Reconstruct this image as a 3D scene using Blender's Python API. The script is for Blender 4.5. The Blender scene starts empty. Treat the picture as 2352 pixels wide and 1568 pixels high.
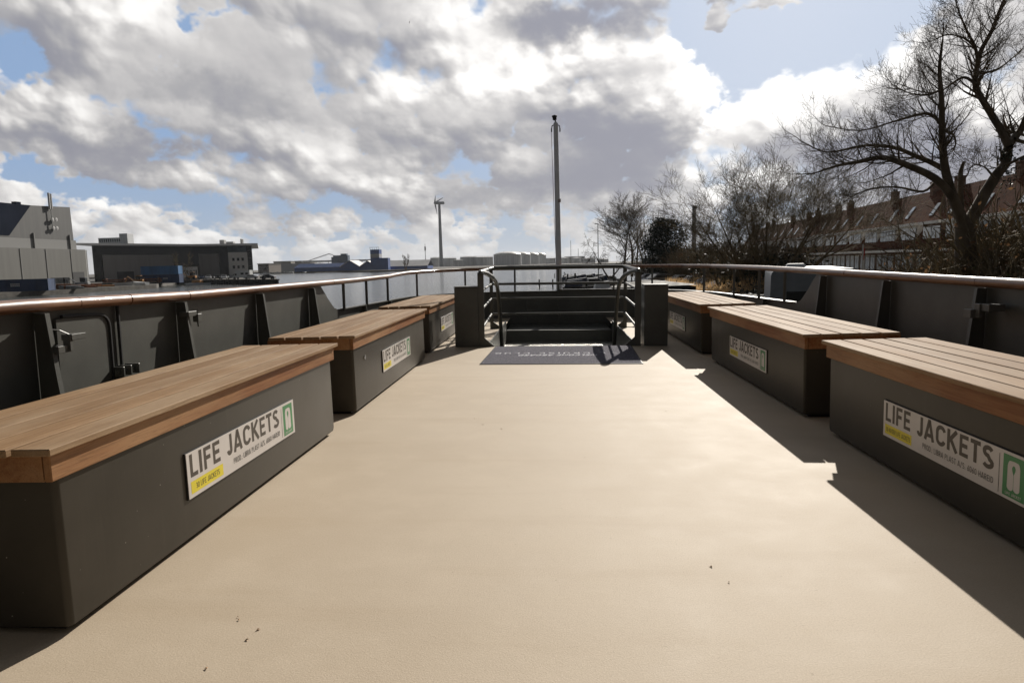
import bpy, math, random
import numpy as np
from mathutils import Matrix, Vector
random.seed(7); rng = np.random.default_rng(7)
sc = bpy.context.scene
col = sc.collection
PI = math.pi
# ---------------------------------------------------------------- camera
F, CX, CY = 1568.0, 1176.0, 784.0        # focal length and centre in a 2352 x 1568 frame (24 mm on 36 mm)
def rot(yaw, pitch, roll):
    return Matrix.Rotation(yaw, 3, 'Z') @ Matrix.Rotation(PI/2+pitch, 3, 'X') @ Matrix.Rotation(roll, 3, 'Z')
RE = rot(0.059113, -0.113839, -0.0244)                       # camera in the world (water level) frame
RB = rot(math.radians(3.317598), math.radians(-6.630277), -0.0137)   # camera in the listing boat's frame
CAMZ, DECKCAM = 4.6, 1.15
cam = bpy.data.cameras.new('camera'); cam.lens = 24.0; cam.sensor_width = 36.0
cam.clip_start = 0.05; cam.clip_end = 12000
co = bpy.data.objects.new('camera', cam); col.objects.link(co)
co.matrix_world = Matrix.Translation((0, 0, CAMZ)) @ RE.to_4x4()
sc.camera = co
BOATM = Matrix.Translation((0, 0, CAMZ)) @ (RE @ RB.transposed()).to_4x4() @ Matrix.Translation((0, 0, -DECKCAM))
def at(px, py, Y):
    d = RE @ Vector(((px-CX)/F, -(py-CY)/F, -1.0)); t = Y/d.y
    return Vector((d.x*t, Y, CAMZ + d.z*t))
def azel(px, py):
    d = (RE @ Vector(((px-CX)/F, -(py-CY)/F, -1.0))).normalized()
    return math.atan2(d.x, d.y), math.asin(d.z)
# ---------------------------------------------------------------- world: Nishita sky under procedural clouds
SUN_AZ, SUN_EL = math.radians(18.5), math.radians(29)
w = bpy.data.worlds.new('World'); sc.world = w; w.use_nodes = True
NT = w.node_tree; NT.nodes.clear()
class G:
    def __init__(s, nt): s.nt = nt
    def n(s, t, **k):
        x = s.nt.nodes.new(t)
        for a, b in k.items(): setattr(x, a, b)
        return x
    def setin(s, node, i, v):
        if v is None: return
        if hasattr(v, 'is_linked') or hasattr(v, 'node'): s.nt.links.new(v, node.inputs[i])
        else: node.inputs[i].default_value = v
    def m(s, op, a, b=None, c=None, clamp=False):
        x = s.n('ShaderNodeMath', operation=op); x.use_clamp = clamp
        for i, v in enumerate((a, b, c)): s.setin(x, i, v)
        return x.outputs[0]
    def mixc(s, f, a, b, blend='MIX'):
        x = s.n('ShaderNodeMix', data_type='RGBA', blend_type=blend); x.clamp_factor = True
        s.setin(x, 0, f); s.setin(x, 6, a if not isinstance(a, tuple) else (*a, 1)); s.setin(x, 7, b if not isinstance(b, tuple) else (*b, 1))
        return x.outputs[2]
    def ss(s, v, a, b, lo=0., hi=1.):
        x = s.n('ShaderNodeMapRange', interpolation_type='SMOOTHSTEP')
        for i, q in enumerate((v, a, b, lo, hi)): s.setin(x, i, q)
        return x.outputs[0]
    def ss2(s, v, a, b):
        x = s.n('ShaderNodeMapRange'); x.clamp = True
        for i, q in enumerate((v, a, b, 0., 1.)): s.setin(x, i, q)
        return x.outputs[0]
    def noise(s, vec, scale, detail=6, rough=.55, dist=0., lac=2.0):
        x = s.n('ShaderNodeTexNoise'); s.setin(x, 'Vector', vec); x.inputs['Scale'].default_value = scale
        x.inputs['Detail'].default_value = detail; x.inputs['Roughness'].default_value = rough; x.inputs['Distortion'].default_value = dist
        x.inputs['Lacunarity'].default_value = lac
        return x.outputs['Fac']
    def xyz(s, x, y, z):
        c = s.n('ShaderNodeCombineXYZ')
        for i, v in enumerate((x, y, z)): s.setin(c, i, v)
        return c.outputs[0]
# px, py, radius x, radius y, amount   (directions in the sky: more or less cloud, darker or lighter cloud)
COVER = [(1800, 100, 190, 105, -2.2), (2010, 20, 200, 70, -2.0), (1590, 60, 80, 70, -1.3), (1665, 215, 35, 40, -1.3), (1550,15,60,40,-1.0),
         (330, 145, 60, 28, -.8), (30, 140, 50, 50, -1.4), (470, 30, 40, 20, -.4), (560, 0, 60, 16, -.4), (620,270,60,20,-.9), (720,290,60,16,-.8),
         (80, 410, 150, 36, -1.7), (300,440,120,26,-1.0), (480, 470, 60, 32, -1.2), (740, 472, 70, 25, -1.4),
         (900, 540, 200, 16, -.6), (1260, 575, 130, 22, -.8), (700,560,120,16,-.5), (420,540,120,14,-.4),
         (1645, 42, 75, 26, 3.2), (1800,0,60,14,1.),
         (1520, 150, 75, 50, 1.), (1400, 330, 200, 130, .8), (2200, 330, 260, 170, .8), (1950, 300, 200, 90, .7), (2180, 110, 90, 50, .9),
         (1300, 60, 200, 80, .8), (900, 130, 350, 130, .3), (350, 300, 330, 80, .5), (250, 60, 200, 40, .3), (900, 380, 350, 90, .3), (150, 240, 120, 60, .4), (230,510,80,45,.6),(700,520,60,40,.5)]
SHADE = [(1310, 45, 140, 40, 1.3), (1430, 330, 130, 90, 1.0), (1350, 420, 230, 40, .7), (330, 345, 260, 40, .8), (60, 320, 120, 40, .5), (620, 230, 170, 40, .35), (450,200,120,50,.35),
         (1950, 330, 180, 80, .7), (2130, 400, 260, 80, .8), (700, 480, 300, 30, .5), (1000, 330, 180, 50, .5), (820,90,140,40,.5), (200,60,140,30,.4),(1100,440,140,40,.4),
         (1180, 170, 230, 50, -.8), (1560, 170, 70, 60, -.9), (1640, 260, 40, 60, -.8), (2000, 150, 160, 50, -.8), (1780, 270, 120, 60, -.8), (2230, 220, 150, 50, -.5),
         (1640, 370, 80, 30, -.8), (1700,440,90,40,-.6), (400, 250, 160, 40, -.3), (1050, 30, 120, 60, -.6), (220, 480, 60, 30, -.6), (960,410,60,30,-.4),(600,330,150,30,-.3)]
def perlin_tab(seed):
    r = np.random.default_rng(seed); a = r.uniform(0, 2*np.pi, (256, 256)).astype(np.float32)
    return np.stack([np.cos(a), np.sin(a)], -1).reshape(-1, 2)
def perlin(x, y, tab):
    xi = np.floor(x).astype(np.int32); yi = np.floor(y).astype(np.int32); fx = (x-xi).astype(np.float32); fy = (y-yi).astype(np.float32)
    u = fx*fx*fx*(fx*(fx*6-15)+10); v = fy*fy*fy*(fy*(fy*6-15)+10)
    def gdot(dx, dy):
        i = ((yi+dy) & 255)*256+((xi+dx) & 255); gr = tab[i]
        return gr[..., 0]*(fx-dx)+gr[..., 1]*(fy-dy)
    a = gdot(0, 0); b = gdot(1, 0); c = gdot(0, 1); d = gdot(1, 1)
    return (a+(b-a)*u+((c+(d-c)*u)-(a+(b-a)*u))*v)*1.5
def fbm(x, y, n, seed, gain=.5, billow=False, lac=2.03):
    s = np.zeros_like(x, dtype=np.float32); a = 1.; t = 0.; f = 1.
    for i in range(n):
        q = perlin(x*f+17.3*i, y*f-9.1*i, perlin_tab(seed+i))
        s += a*((np.abs(q)*2-.55) if billow else q); t += a; a *= gain; f *= lac
    return s/t
def sstep(v, a, b):
    t = np.clip((v-a)/(b-a), 0, 1); return t*t*(3-2*t)
def worley(x, y, seed):
    r = np.random.default_rng(seed); t = r.uniform(0, 1, (256*256, 2)).astype(np.float32)
    xi = np.floor(x).astype(np.int32); yi = np.floor(y).astype(np.int32); best = np.full(x.shape, 9., np.float32)
    for dx in (-1, 0, 1):
        for dy in (-1, 0, 1):
            p = t[((yi+dy) & 255)*256+((xi+dx) & 255)]
            ex = xi+dx+p[..., 0]-x; ey = yi+dy+p[..., 1]-y; best = np.minimum(best, ex*ex+ey*ey)
    return np.clip(1-best*1.25, -.15, 1)            # round bumps with creases between them
def gen_sky(W, H, az0, az1, el0, el1, COVER, SHADE, azel, SUN):
    az, el = np.meshgrid(np.linspace(az0, az1, W, dtype=np.float32), np.linspace(el0, el1, H, dtype=np.float32))
    w1 = fbm(az*9, el*12, 6, 11, .6); w2 = fbm(az*9, el*12, 6, 31, .6)
    azw = az+w1*.085; elw = el+w2*.05
    def blobs(lst):
        t = np.zeros_like(az)
        for px, py, rx, ry, amp in lst:
            a0, e0 = azel(px, py); ra = abs(azel(px+rx, py)[0]-azel(px-rx, py)[0])/2; re = abs(azel(px, py-ry)[1]-azel(px, py+ry)[1])/2
            q = ((azw-a0)/ra)**2+((elw-e0)/re)**2
            t += amp*np.exp(-q)
        return t
    cover = blobs(COVER); shade = blobs(SHADE)
    lo = 1-sstep(el, .02, .16); hi = sstep(el, .12, .36); mid = 1-lo-hi
    def layered(f):
        return f(2.7, 3.3)*hi+f(4.8, 6.2)*mid+f(9.5, 15.)*lo
    px = az+.006*w2; py = el+.005*w1
    low = layered(lambda a, b: fbm(px*a, py*b, 4, 101, .50))
    def puffs(a, b):
        wx = px*a+.035*fbm(px*a*4, py*b*4, 3, 7); wy = py*b+.035*fbm(px*a*4, py*b*4, 3, 9)
        p1 = worley(wx*2.0, wy*2.0, 5); p2 = worley(wx*4.7+3, wy*4.7, 6); p3 = worley(wx*10.3, wy*10.3+5, 8); p4 = worley(wx*22+9, wy*22, 19); p5 = worley(wx*47, wy*47+2, 29)
        return .42*p1+.30*p2+.19*p3+.10*p4+.05*p5-.66
    puf = layered(puffs)
    fine = fbm(az*50, el*60, 5, 171, .6)
    wis = layered(lambda a, b: fbm(px*a*2.2, py*b*2.2, 6, 201, .58))
    D = .150-.10*lo+.80*low+1.15*puf+.22*wis+.05*fine+.32*cover
    T = D
    soft = sstep(wis, -.3, .2)
    alpha = sstep(T+.05*wis+.03*fine, -.07, .08+.20*soft)
    Hf = .30*low+.85*puf+.02*wis+.14*np.tanh(cover)
    sx = (W-1)/(az1-az0); sy = (H-1)/(el1-el0)
    Sc = sstep(el, 0., .22)*.72+.28
    def blur(A, r):
        k = 2*r+1; c = np.cumsum(np.pad(A, ((r+1, r), (0, 0)), 'edge'), 0, dtype=np.float64); A = (c[k:]-c[:-k])/k
        c = np.cumsum(np.pad(A, ((0, 0), (r+1, r)), 'edge'), 1, dtype=np.float64); return ((c[:, k:]-c[:, :-k])/k).astype(np.float32)
    da = (SUN[0]-az)*.8; de = (SUN[1]+.25-el); l = np.sqrt(da*da+de*de)+1e-4; da /= l; de /= l
    lit = 0.
    for r, amp in ((1, .10), (3, .24), (9, .60), (24, .80), (60, .75)):
        B = blur(Hf, r); gy, gx = np.gradient(B); g = -(gx*sx*da+gy*sy*de)*Sc*.035      # slope that faces the light
        lit = lit+.72*amp*np.tanh(g*(2.6 if r > 1 else 1.6))
    for r, amp in ((5, .30), (16, .60), (48, 1.25)):
        lit = lit+amp*np.tanh((blur(Hf, max(1, r//5))-blur(Hf, r*2))*2.4)*(.55+.45*sstep(el, .0, .2))
    calm = sstep(fbm(az*4.2, el*6.5, 3, 301), -.22, .18)*.75+.25; calm = calm*(1-.55*np.clip(shade, 0, 1)); lit = lit*calm
    S = .42+.16*sstep(T, .05, .6)+.62*shade-.58*lit-.12*wis-.42*low
    rim = (1-sstep(T, .0, .16))*.14
    S = S-rim
    S = np.where(S < .12, .12*np.exp((S-.12)/.12), S); S = np.where(S > .85, 1-.15*np.exp(-(S-.85)/.15), S)
    pts = [0, .2, .42, .68, 1.0]
    C = np.array([(1.10, 1.085, 1.06), (.90, .88, .86), (.64, .625, .62), (.44, .435, .45), (.29, .295, .345)], np.float32)
    rgb = np.stack([np.interp(S, pts, C[:, i]) for i in range(3)], -1)
    ang = np.arccos(np.clip(np.sin(el)*math.sin(SUN[1])+np.cos(el)*math.cos(SUN[1])*np.cos(az-SUN[0]), -1, 1))
    glow = .90+.30*np.exp(-(ang/.42)**2)
    rgb = rgb*glow[..., None]
    return rgb.astype(np.float32), alpha.astype(np.float32)
def sky_image(name, W, H, box, cov, sha, feather):
    rgb, al = gen_sky(W, H, *box, cov, sha, azel, (SUN_AZ, SUN_EL))
    buf = np.ones((H, W, 4), np.float32); buf[..., :3] = rgb; buf[..., 3] = al
    im = bpy.data.images.new(name, W, H, alpha=True, float_buffer=True); im.colorspace_settings.name = 'Non-Color'; im.alpha_mode = 'CHANNEL_PACKED'
    im.pixels.foreach_set(buf.ravel()); im.update(); im.pack(); return im
def build_world():
    g = G(NT)
    sky = g.n('ShaderNodeTexSky', sky_type='NISHITA'); sky.sun_disc = False
    sky.sun_elevation = SUN_EL; sky.sun_rotation = SUN_AZ; sky.air_density = 1.0; sky.dust_density = 1.5; sky.ozone_density = 1.0
    tc = g.n('ShaderNodeTexCoord'); sp = g.n('ShaderNodeSeparateXYZ'); NT.links.new(tc.outputs['Generated'], sp.inputs[0])
    X, Y, Z = sp.outputs
    az = g.m('ARCTAN2', X, Y); el = g.m('ARCSINE', g.m('MINIMUM', g.m('MAXIMUM', Z, -1.), 1.))
    fr = (-.86, .86, -.03, .84); bk = (-PI, PI, -.03, PI/2)
    def tex(im, box):
        t = g.n('ShaderNodeTexImage'); t.image = im; t.extension = 'EXTEND'; t.interpolation = 'Cubic'
        NT.links.new(g.xyz(g.ss2(az, box[0], box[1]), g.ss2(el, box[2], box[3]), 0.), t.inputs[0]); return t
    A = tex(sky_image('cloud_front', 2048, 1152, fr, COVER, SHADE, True), fr)
    B = tex(sky_image('cloud_round', 1024, 300, bk, [(1176, -900, 900, 500, .2)], [], False), bk)
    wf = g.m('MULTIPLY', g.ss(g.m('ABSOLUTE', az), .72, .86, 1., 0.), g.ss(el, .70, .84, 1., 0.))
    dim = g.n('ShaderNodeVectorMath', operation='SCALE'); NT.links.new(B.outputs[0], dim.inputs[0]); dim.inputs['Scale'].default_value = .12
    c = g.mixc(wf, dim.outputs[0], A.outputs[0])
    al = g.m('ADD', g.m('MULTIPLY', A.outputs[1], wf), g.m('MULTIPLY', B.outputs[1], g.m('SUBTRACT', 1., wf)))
    # clear sky: the Nishita sky, thinned with the bright haze of the day
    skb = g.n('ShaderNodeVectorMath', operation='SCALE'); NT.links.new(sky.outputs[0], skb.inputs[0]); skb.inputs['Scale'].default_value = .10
    rt = g.ss(az, -.35, .25)
    clear = g.mixc(rt, (.25, .37, .58), (.44, .53, .68))
    clear = g.mixc(.07, clear, skb.outputs[0])
    clear = g.mixc(g.ss(el, 0.0, .17, .75, 0.0), clear, (.37, .44, .52))
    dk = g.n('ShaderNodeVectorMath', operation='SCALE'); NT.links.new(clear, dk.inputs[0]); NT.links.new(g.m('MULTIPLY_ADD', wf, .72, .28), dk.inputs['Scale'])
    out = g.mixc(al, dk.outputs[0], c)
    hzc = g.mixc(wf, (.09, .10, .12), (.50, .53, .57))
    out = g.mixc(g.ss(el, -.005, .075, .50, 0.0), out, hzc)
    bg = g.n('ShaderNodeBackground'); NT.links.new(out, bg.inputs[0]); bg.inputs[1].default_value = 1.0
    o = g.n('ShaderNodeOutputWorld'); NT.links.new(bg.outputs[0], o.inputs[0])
    w.cycles.sampling_method = 'MANUAL'; w.cycles.sample_map_resolution = 512
build_world()
sun = bpy.data.lights.new('sun', 'SUN'); sun.energy = 5.0; sun.angle = math.radians(.5); sun.color = (1, .94, .85)
so = bpy.data.objects.new('sun', sun); col.objects.link(so)
sd = Vector((math.sin(SUN_AZ)*math.cos(SUN_EL), math.cos(SUN_AZ)*math.cos(SUN_EL), math.sin(SUN_EL)))
so.rotation_euler = (BOATM.to_3x3() @ sd).to_track_quat('Z', 'Y').to_euler()
sc.view_settings.view_transform = 'Standard'; sc.view_settings.look = 'None'; sc.view_settings.exposure = 0.12; sc.view_settings.gamma = 1.0
# ---------------------------------------------------------------- materials
MATS = {}
def mat(name, c, rough=.6, metal=0., var=.12, scale=6., bump=0., bscale=60., c2=None, stretch=None, coat=0., spec=.5, detail=6, alpha=None):
    if name in MATS: return MATS[name]
    m = bpy.data.materials.new(name); m.use_nodes = True; nt = m.node_tree; g = G(nt)
    b = nt.nodes['Principled BSDF']
    tc = g.n('ShaderNodeTexCoord'); mp = g.n('ShaderNodeMapping'); nt.links.new(tc.outputs['Object'], mp.inputs[0])
    if stretch: mp.inputs['Scale'].default_value = stretch
    f = g.noise(mp.outputs[0], scale, detail, .6)
    f = g.ss(f, .3, .7)
    c2 = c2 or tuple(min(1, x*(1+var*2)) for x in c); c1 = tuple(x*(1-var) for x in c)
    nt.links.new(g.mixc(f, c1, c2), b.inputs['Base Color'])
    b.inputs['Roughness'].default_value = rough; b.inputs['Metallic'].default_value = metal
    b.inputs['Specular IOR Level'].default_value = spec
    if coat: b.inputs['Coat Weight'].default_value = coat; b.inputs['Coat Roughness'].default_value = .12
    if bump:
        bp = g.n('ShaderNodeBump'); bp.inputs['Strength'].default_value = bump; bp.inputs['Distance'].default_value = .01
        nt.links.new(g.noise(mp.outputs[0], bscale, 4, .6), bp.inputs['Height']); nt.links.new(bp.outputs[0], b.inputs['Normal'])
    MATS[name] = m; return m
def wood_mat(name, a, b_, c, rough=.5, speck=.0, bump=.25):
    m = bpy.data.materials.new(name); m.use_nodes = True; nt = m.node_tree; g = G(nt); bs = nt.nodes['Principled BSDF']
    tc = g.n('ShaderNodeTexCoord')
    gm = g.n('ShaderNodeNewGeometry')
    ofs = g.n('ShaderNodeVectorMath', operation='ADD'); nt.links.new(tc.outputs['Object'], ofs.inputs[0])
    rv = g.xyz(g.m('MULTIPLY', gm.outputs['Random Per Island'], 9.0), g.m('MULTIPLY', gm.outputs['Random Per Island'], 17.0), 0.)
    nt.links.new(rv, ofs.inputs[1])
    def mp(s):
        x = g.n('ShaderNodeMapping'); nt.links.new(ofs.outputs[0], x.inputs[0]); x.inputs['Scale'].default_value = s; return x.outputs[0]
    grain = g.noise(mp((55, 1.6, 55)), 1.0, 8, .65, .4); fine = g.noise(mp((260, 9, 260)), 1.0, 5, .7); patch = g.noise(mp((3, .8, 3)), 1.0, 4, .6)
    c0 = g.mixc(g.ss(grain, .3, .72), a, b_)
    c1 = g.mixc(g.m('MULTIPLY', g.ss(patch, .40, .68), .7), c0, c)
    c2 = g.mixc(g.m('MULTIPLY', g.ss(fine, .48, .72), .55), c1, (0.09, .05, .025))
    isl = g.m('MULTIPLY_ADD', gm.outputs['Random Per Island'], .20, .90)
    v = g.n('ShaderNodeVectorMath', operation='SCALE'); nt.links.new(c2, v.inputs[0]); nt.links.new(isl, v.inputs['Scale'])
    nt.links.new(v.outputs[0], bs.inputs['Base Color']); bs.inputs['Specular IOR Level'].default_value = .18
    nt.links.new(g.m('MULTIPLY_ADD', grain, .25, rough-.12), bs.inputs['Roughness'])
    bp = g.n('ShaderNodeBump'); bp.inputs['Strength'].default_value = bump; bp.inputs['Distance'].default_value = .003
    nt.links.new(g.m('ADD', grain, fine), bp.inputs['Height']); nt.links.new(bp.outputs[0], bs.inputs['Normal'])
    return m
LIDWOOD = wood_mat('weathered_teak', (.235, .135, .062), (.345, .215, .115), (.42, .30, .19), rough=.74)
FASCIA = wood_mat('reddish_teak', (.21, .080, .030), (.35, .165, .070), (.45, .27, .14), rough=.5)
RAILWOOD = mat('varnished_rail', (.20, .085, .040), .42, var=.35, scale=2.2, stretch=(8, 1, 8), coat=.35, c2=(.30, .15, .08), bump=.05, bscale=40)
STEEL = mat('anthracite_paint', (.085, .085, .075), .42, var=.10, scale=3, bump=.06, bscale=9, spec=.5)
def box_mat():
    m = bpy.data.materials.new('anthracite_locker_paint'); m.use_nodes = True; nt = m.node_tree; g = G(nt); b = nt.nodes['Principled BSDF']
    tc = g.n('ShaderNodeTexCoord')
    f = g.noise(tc.outputs['Object'], 2.0, 6, .6)
    mp = g.n('ShaderNodeMapping'); nt.links.new(tc.outputs['Object'], mp.inputs[0]); mp.inputs['Scale'].default_value = (1, 18, 1.4)
    streak = g.noise(mp.outputs[0], 1.0, 4, .6)
    c = g.mixc(g.ss(f, .3, .7), (.052, .046, .037), (.068, .060, .048))
    c = g.mixc(g.m('MULTIPLY', g.ss(streak, .55, .8), .25), c, (.095, .084, .066))
    vo = g.n('ShaderNodeTexVoronoi'); nt.links.new(tc.outputs['Object'], vo.inputs['Vector']); vo.inputs['Scale'].default_value = 22
    chip = g.m('MULTIPLY', g.ss(vo.outputs['Distance'], .035, .06, 1., 0.), g.ss(g.noise(tc.outputs['Object'], 3.3, 2), .50, .58))
    c = g.mixc(g.m('MULTIPLY', chip, .85), c, (.38, .36, .31))
    nt.links.new(c, b.inputs['Base Color'])
    b.inputs['Specular IOR Level'].default_value = .22
    nt.links.new(g.m('MULTIPLY_ADD', f, .22, .28), b.inputs['Roughness'])
    bp = g.n('ShaderNodeBump'); bp.inputs['Strength'].default_value = .08; bp.inputs['Distance'].default_value = .01
    nt.links.new(g.noise(tc.outputs['Object'], 5, 4), bp.inputs['Height']); nt.links.new(bp.outputs[0], b.inputs['Normal'])
    return m
LOCKER = box_mat()
def deck_mat():
    m = bpy.data.materials.new('beige_deck_coating'); m.use_nodes = True; nt = m.node_tree; g = G(nt); b = nt.nodes['Principled BSDF']
    tc = g.n('ShaderNodeTexCoord'); O = tc.outputs['Object']
    big = g.noise(O, .55, 5, .55); med = g.noise(O, 3.5, 6, .6); fine = g.noise(O, 170, 4, .75)
    mp = g.n('ShaderNodeMapping'); nt.links.new(O, mp.inputs[0]); mp.inputs['Scale'].default_value = (.5, 3.2, 1)
    band = g.noise(mp.outputs[0], 1.0, 5, .6)
    c = g.mixc(g.ss(big, .3, .7), (.50, .405, .295), (.56, .465, .35))
    c = g.mixc(g.m('MULTIPLY', g.ss(med, .42, .7), .35), c, (.62, .52, .40))
    c = g.mixc(g.m('MULTIPLY', g.ss(band, .5, .72), .30), c, (.43, .33, .22))
    c = g.mixc(g.m('MULTIPLY', g.ss(fine, .35, .7), .38), c, (.31, .24, .155))
    sp = g.noise(O, 55, 2, .5)
    c = g.mixc(g.m('MULTIPLY', g.ss(sp, .70, .76), .30), c, (.22, .16, .10))
    # scuffs
    mp2 = g.n('ShaderNodeMapping'); nt.links.new(O, mp2.inputs[0]); mp2.inputs['Scale'].default_value = (40, 4, 1); mp2.inputs['Rotation'].default_value = (0, 0, .9)
    sc1 = g.ss(g.noise(mp2.outputs[0], 1.0, 5, .75), .66, .78)
    scm = g.m('MULTIPLY', sc1, g.ss(g.noise(O, 1.3, 3), .5, .62))
    c = g.mixc(g.m('MULTIPLY', scm, .7), c, (.68, .60, .49))
    nt.links.new(c, b.inputs['Base Color'])
    nt.links.new(g.m('SUBTRACT', g.m('MULTIPLY_ADD', med, .16, .60), g.m('MULTIPLY', scm, .12)), b.inputs['Roughness'])
    b.inputs['Specular IOR Level'].default_value = .38
    bp = g.n('ShaderNodeBump'); bp.inputs['Strength'].default_value = .6; bp.inputs['Distance'].default_value = .002
    nt.links.new(fine, bp.inputs['Height'])
    bp2 = g.n('ShaderNodeBump'); bp2.inputs['Strength'].default_value = .12; bp2.inputs['Distance'].default_value = .012
    nt.links.new(g.m('ADD', med, g.m('MULTIPLY', g.noise(O, 24, 4, .6), .25)), bp2.inputs['Height']); nt.links.new(bp.outputs[0], bp2.inputs['Normal']); nt.links.new(bp2.outputs[0], b.inputs['Normal'])
    return m
DECK = deck_mat()
WHITE = mat('sign_white', (.62, .58, .55), .4, var=.03)
BROWNINK = mat('sign_brown_ink', (.055, .042, .03), .45, var=.05)
INK = mat('sign_black_ink', (.02, .02, .018), .45, var=.05)
YEL = mat('sign_yellow', (.72, .60, .02), .4, var=.04)
GRN = mat('sign_green', (.035, .22, .07), .4, var=.05)
BLACK = mat('black_rubber', (.012, .012, .012), .6, var=.1)
GALV = mat('galvanised', (.30, .30, .29), .4, metal=.6, var=.15)
# ---------------------------------------------------------------- mesh helpers
class MB:
    def __init__(s): s.v = []; s.f = []
    def add(s, vs, fs):
        o = len(s.v); s.v += [tuple(v) for v in vs]; s.f += [tuple(i+o for i in q) for q in fs]; return s
    def box(s, x0, x1, y0, y1, z0, z1):
        return s.add([(x0,y0,z0),(x1,y0,z0),(x1,y1,z0),(x0,y1,z0),(x0,y0,z1),(x1,y0,z1),(x1,y1,z1),(x0,y1,z1)],
                     [(0,3,2,1),(4,5,6,7),(0,1,5,4),(1,2,6,5),(2,3,7,6),(3,0,4,7)])
    def bbox(s, x0, x1, y0, y1, z0, z1, b=.004):
        """box with bevelled edges"""
        X = (x0, x1); Y = (y0, y1); Z = (z0, z1); vs = []; idx = {}
        for i in (0, 1):
            for j in (0, 1):
                for k in (0, 1):
                    sx, sy, sz = (1 if i == 0 else -1), (1 if j == 0 else -1), (1 if k == 0 else -1)
                    for a in range(3):
                        p = [X[i]+sx*b, Y[j]+sy*b, Z[k]+sz*b]; p[a] = (X[i], Y[j], Z[k])[a]
                        idx[(i,j,k,a)] = len(vs); vs.append(tuple(p))
        fs = []
        I = idx
        fs += [(I[0,0,0,0],I[0,0,1,0],I[0,1,1,0],I[0,1,0,0]), (I[1,0,0,0],I[1,1,0,0],I[1,1,1,0],I[1,0,1,0])]
        fs += [(I[0,0,0,1],I[1,0,0,1],I[1,0,1,1],I[0,0,1,1]), (I[0,1,0,1],I[0,1,1,1],I[1,1,1,1],I[1,1,0,1])]
        fs += [(I[0,0,0,2],I[0,1,0,2],I[1,1,0,2],I[1,0,0,2]), (I[0,0,1,2],I[1,0,1,2],I[1,1,1,2],I[0,1,1,2])]
        for j in (0,1):
            for k in (0,1): fs.append((I[0,j,k,1],I[1,j,k,1],I[1,j,k,2],I[0,j,k,2]))
        for i in (0,1):
            for k in (0,1): fs.append((I[i,0,k,0],I[i,1,k,0],I[i,1,k,2],I[i,0,k,2]))
        for i in (0,1):
            for j in (0,1): fs.append((I[i,j,0,0],I[i,j,1,0],I[i,j,1,1],I[i,j,0,1]))
        for i in (0,1):
            for j in (0,1):
                for k in (0,1): fs.append((I[i,j,k,0],I[i,j,k,1],I[i,j,k,2]))
        return s.add(vs, fs)
    def prism(s, poly, axis, a, b):
        """poly in the two other axes (in xyz order), extruded from a to b along axis"""
        n = len(poly)
        def P(p, t):
            q = list(p); q.insert(axis, t); return tuple(q)
        vs = [P(p, a) for p in poly] + [P(p, b) for p in poly]
        fs = [tuple(range(n))[::-1], tuple(range(n, 2*n))] + [(i, (i+1) % n, n+(i+1) % n, n+i) for i in range(n)]
        return s.add(vs, fs)
    def tube(s, pts, r, n=8, cap=True):
        pts = [Vector(p) for p in pts]; N = len(pts); rr = r if isinstance(r, (list, tuple)) else [r]*N
        vs = []; up = None
        for i, p in enumerate(pts):
            t = (pts[min(i+1, N-1)]-pts[max(i-1, 0)]).normalized()
            if up is None:
                up = Vector((0, 0, 1)) if abs(t.z) < .9 else Vector((1, 0, 0))
            a = t.cross(up).normalized(); b = a.cross(t).normalized(); up = b
            for k in range(n):
                th = 2*PI*k/n; vs.append(p + a*math.cos(th)*rr[i] + b*math.sin(th)*rr[i])
        fs = [(i*n+k, i*n+(k+1) % n, (i+1)*n+(k+1) % n, (i+1)*n+k) for i in range(N-1) for k in range(n)]
        if cap: fs += [tuple(range(n))[::-1], tuple(range((N-1)*n, N*n))]
        return s.add(vs, fs)
    def lathe(s, prof, c=(0,0,0), n=24, cap=True):
        vs = [(c[0]+r*math.cos(2*PI*k/n), c[1]+r*math.sin(2*PI*k/n), c[2]+z) for r, z in prof for k in range(n)]
        N = len(prof)
        fs = [(i*n+k, i*n+(k+1) % n, (i+1)*n+(k+1) % n, (i+1)*n+k) for i in range(N-1) for k in range(n)]
        if cap: fs += [tuple(range(n))[::-1], tuple(range((N-1)*n, N*n))]
        return s.add(vs, fs)
    def xf(s, M): s.v = [tuple(M @ Vector(v)) for v in s.v]; return s
    def build(s, name, m, parent=None, smooth=False):
        me = bpy.data.meshes.new(name); me.from_pydata(s.v, [], s.f); me.update()
        if smooth:
            me.polygons.foreach_set('use_smooth', [True]*len(me.polygons))
            try: me.set_sharp_from_angle(angle=math.radians(38))
            except Exception: pass
        me.materials.append(m)
        o = bpy.data.objects.new(name, me); col.objects.link(o)
        if parent: o.parent = parent
        return o
def npmesh(name, V, Fq, m, parent=None, smooth=False):
    """fast mesh from arrays; Fq is (n,k)"""
    me = bpy.data.meshes.new(name); V = np.asarray(V, np.float32); Fq = np.asarray(Fq, np.int32); n, k = Fq.shape
    me.vertices.add(len(V)); me.vertices.foreach_set('co', V.ravel())
    me.loops.add(n*k); me.loops.foreach_set('vertex_index', Fq.ravel())
    me.polygons.add(n); me.polygons.foreach_set('loop_start', np.arange(n, dtype=np.int32)*k)
    me.update(calc_edges=True); me.validate()
    if smooth: me.polygons.foreach_set('use_smooth', np.ones(len(me.polygons), bool))
    me.materials.append(m)
    o = bpy.data.objects.new(name, me); col.objects.link(o)
    if parent: o.parent = parent
    return o
BOAT = []
def tag(o, label=None, cat=None, group=None, kind=None):
    if label: o['label'] = label
    if cat: o['category'] = cat
    if group: o['group'] = group
    if kind: o['kind'] = kind
    return o
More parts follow.
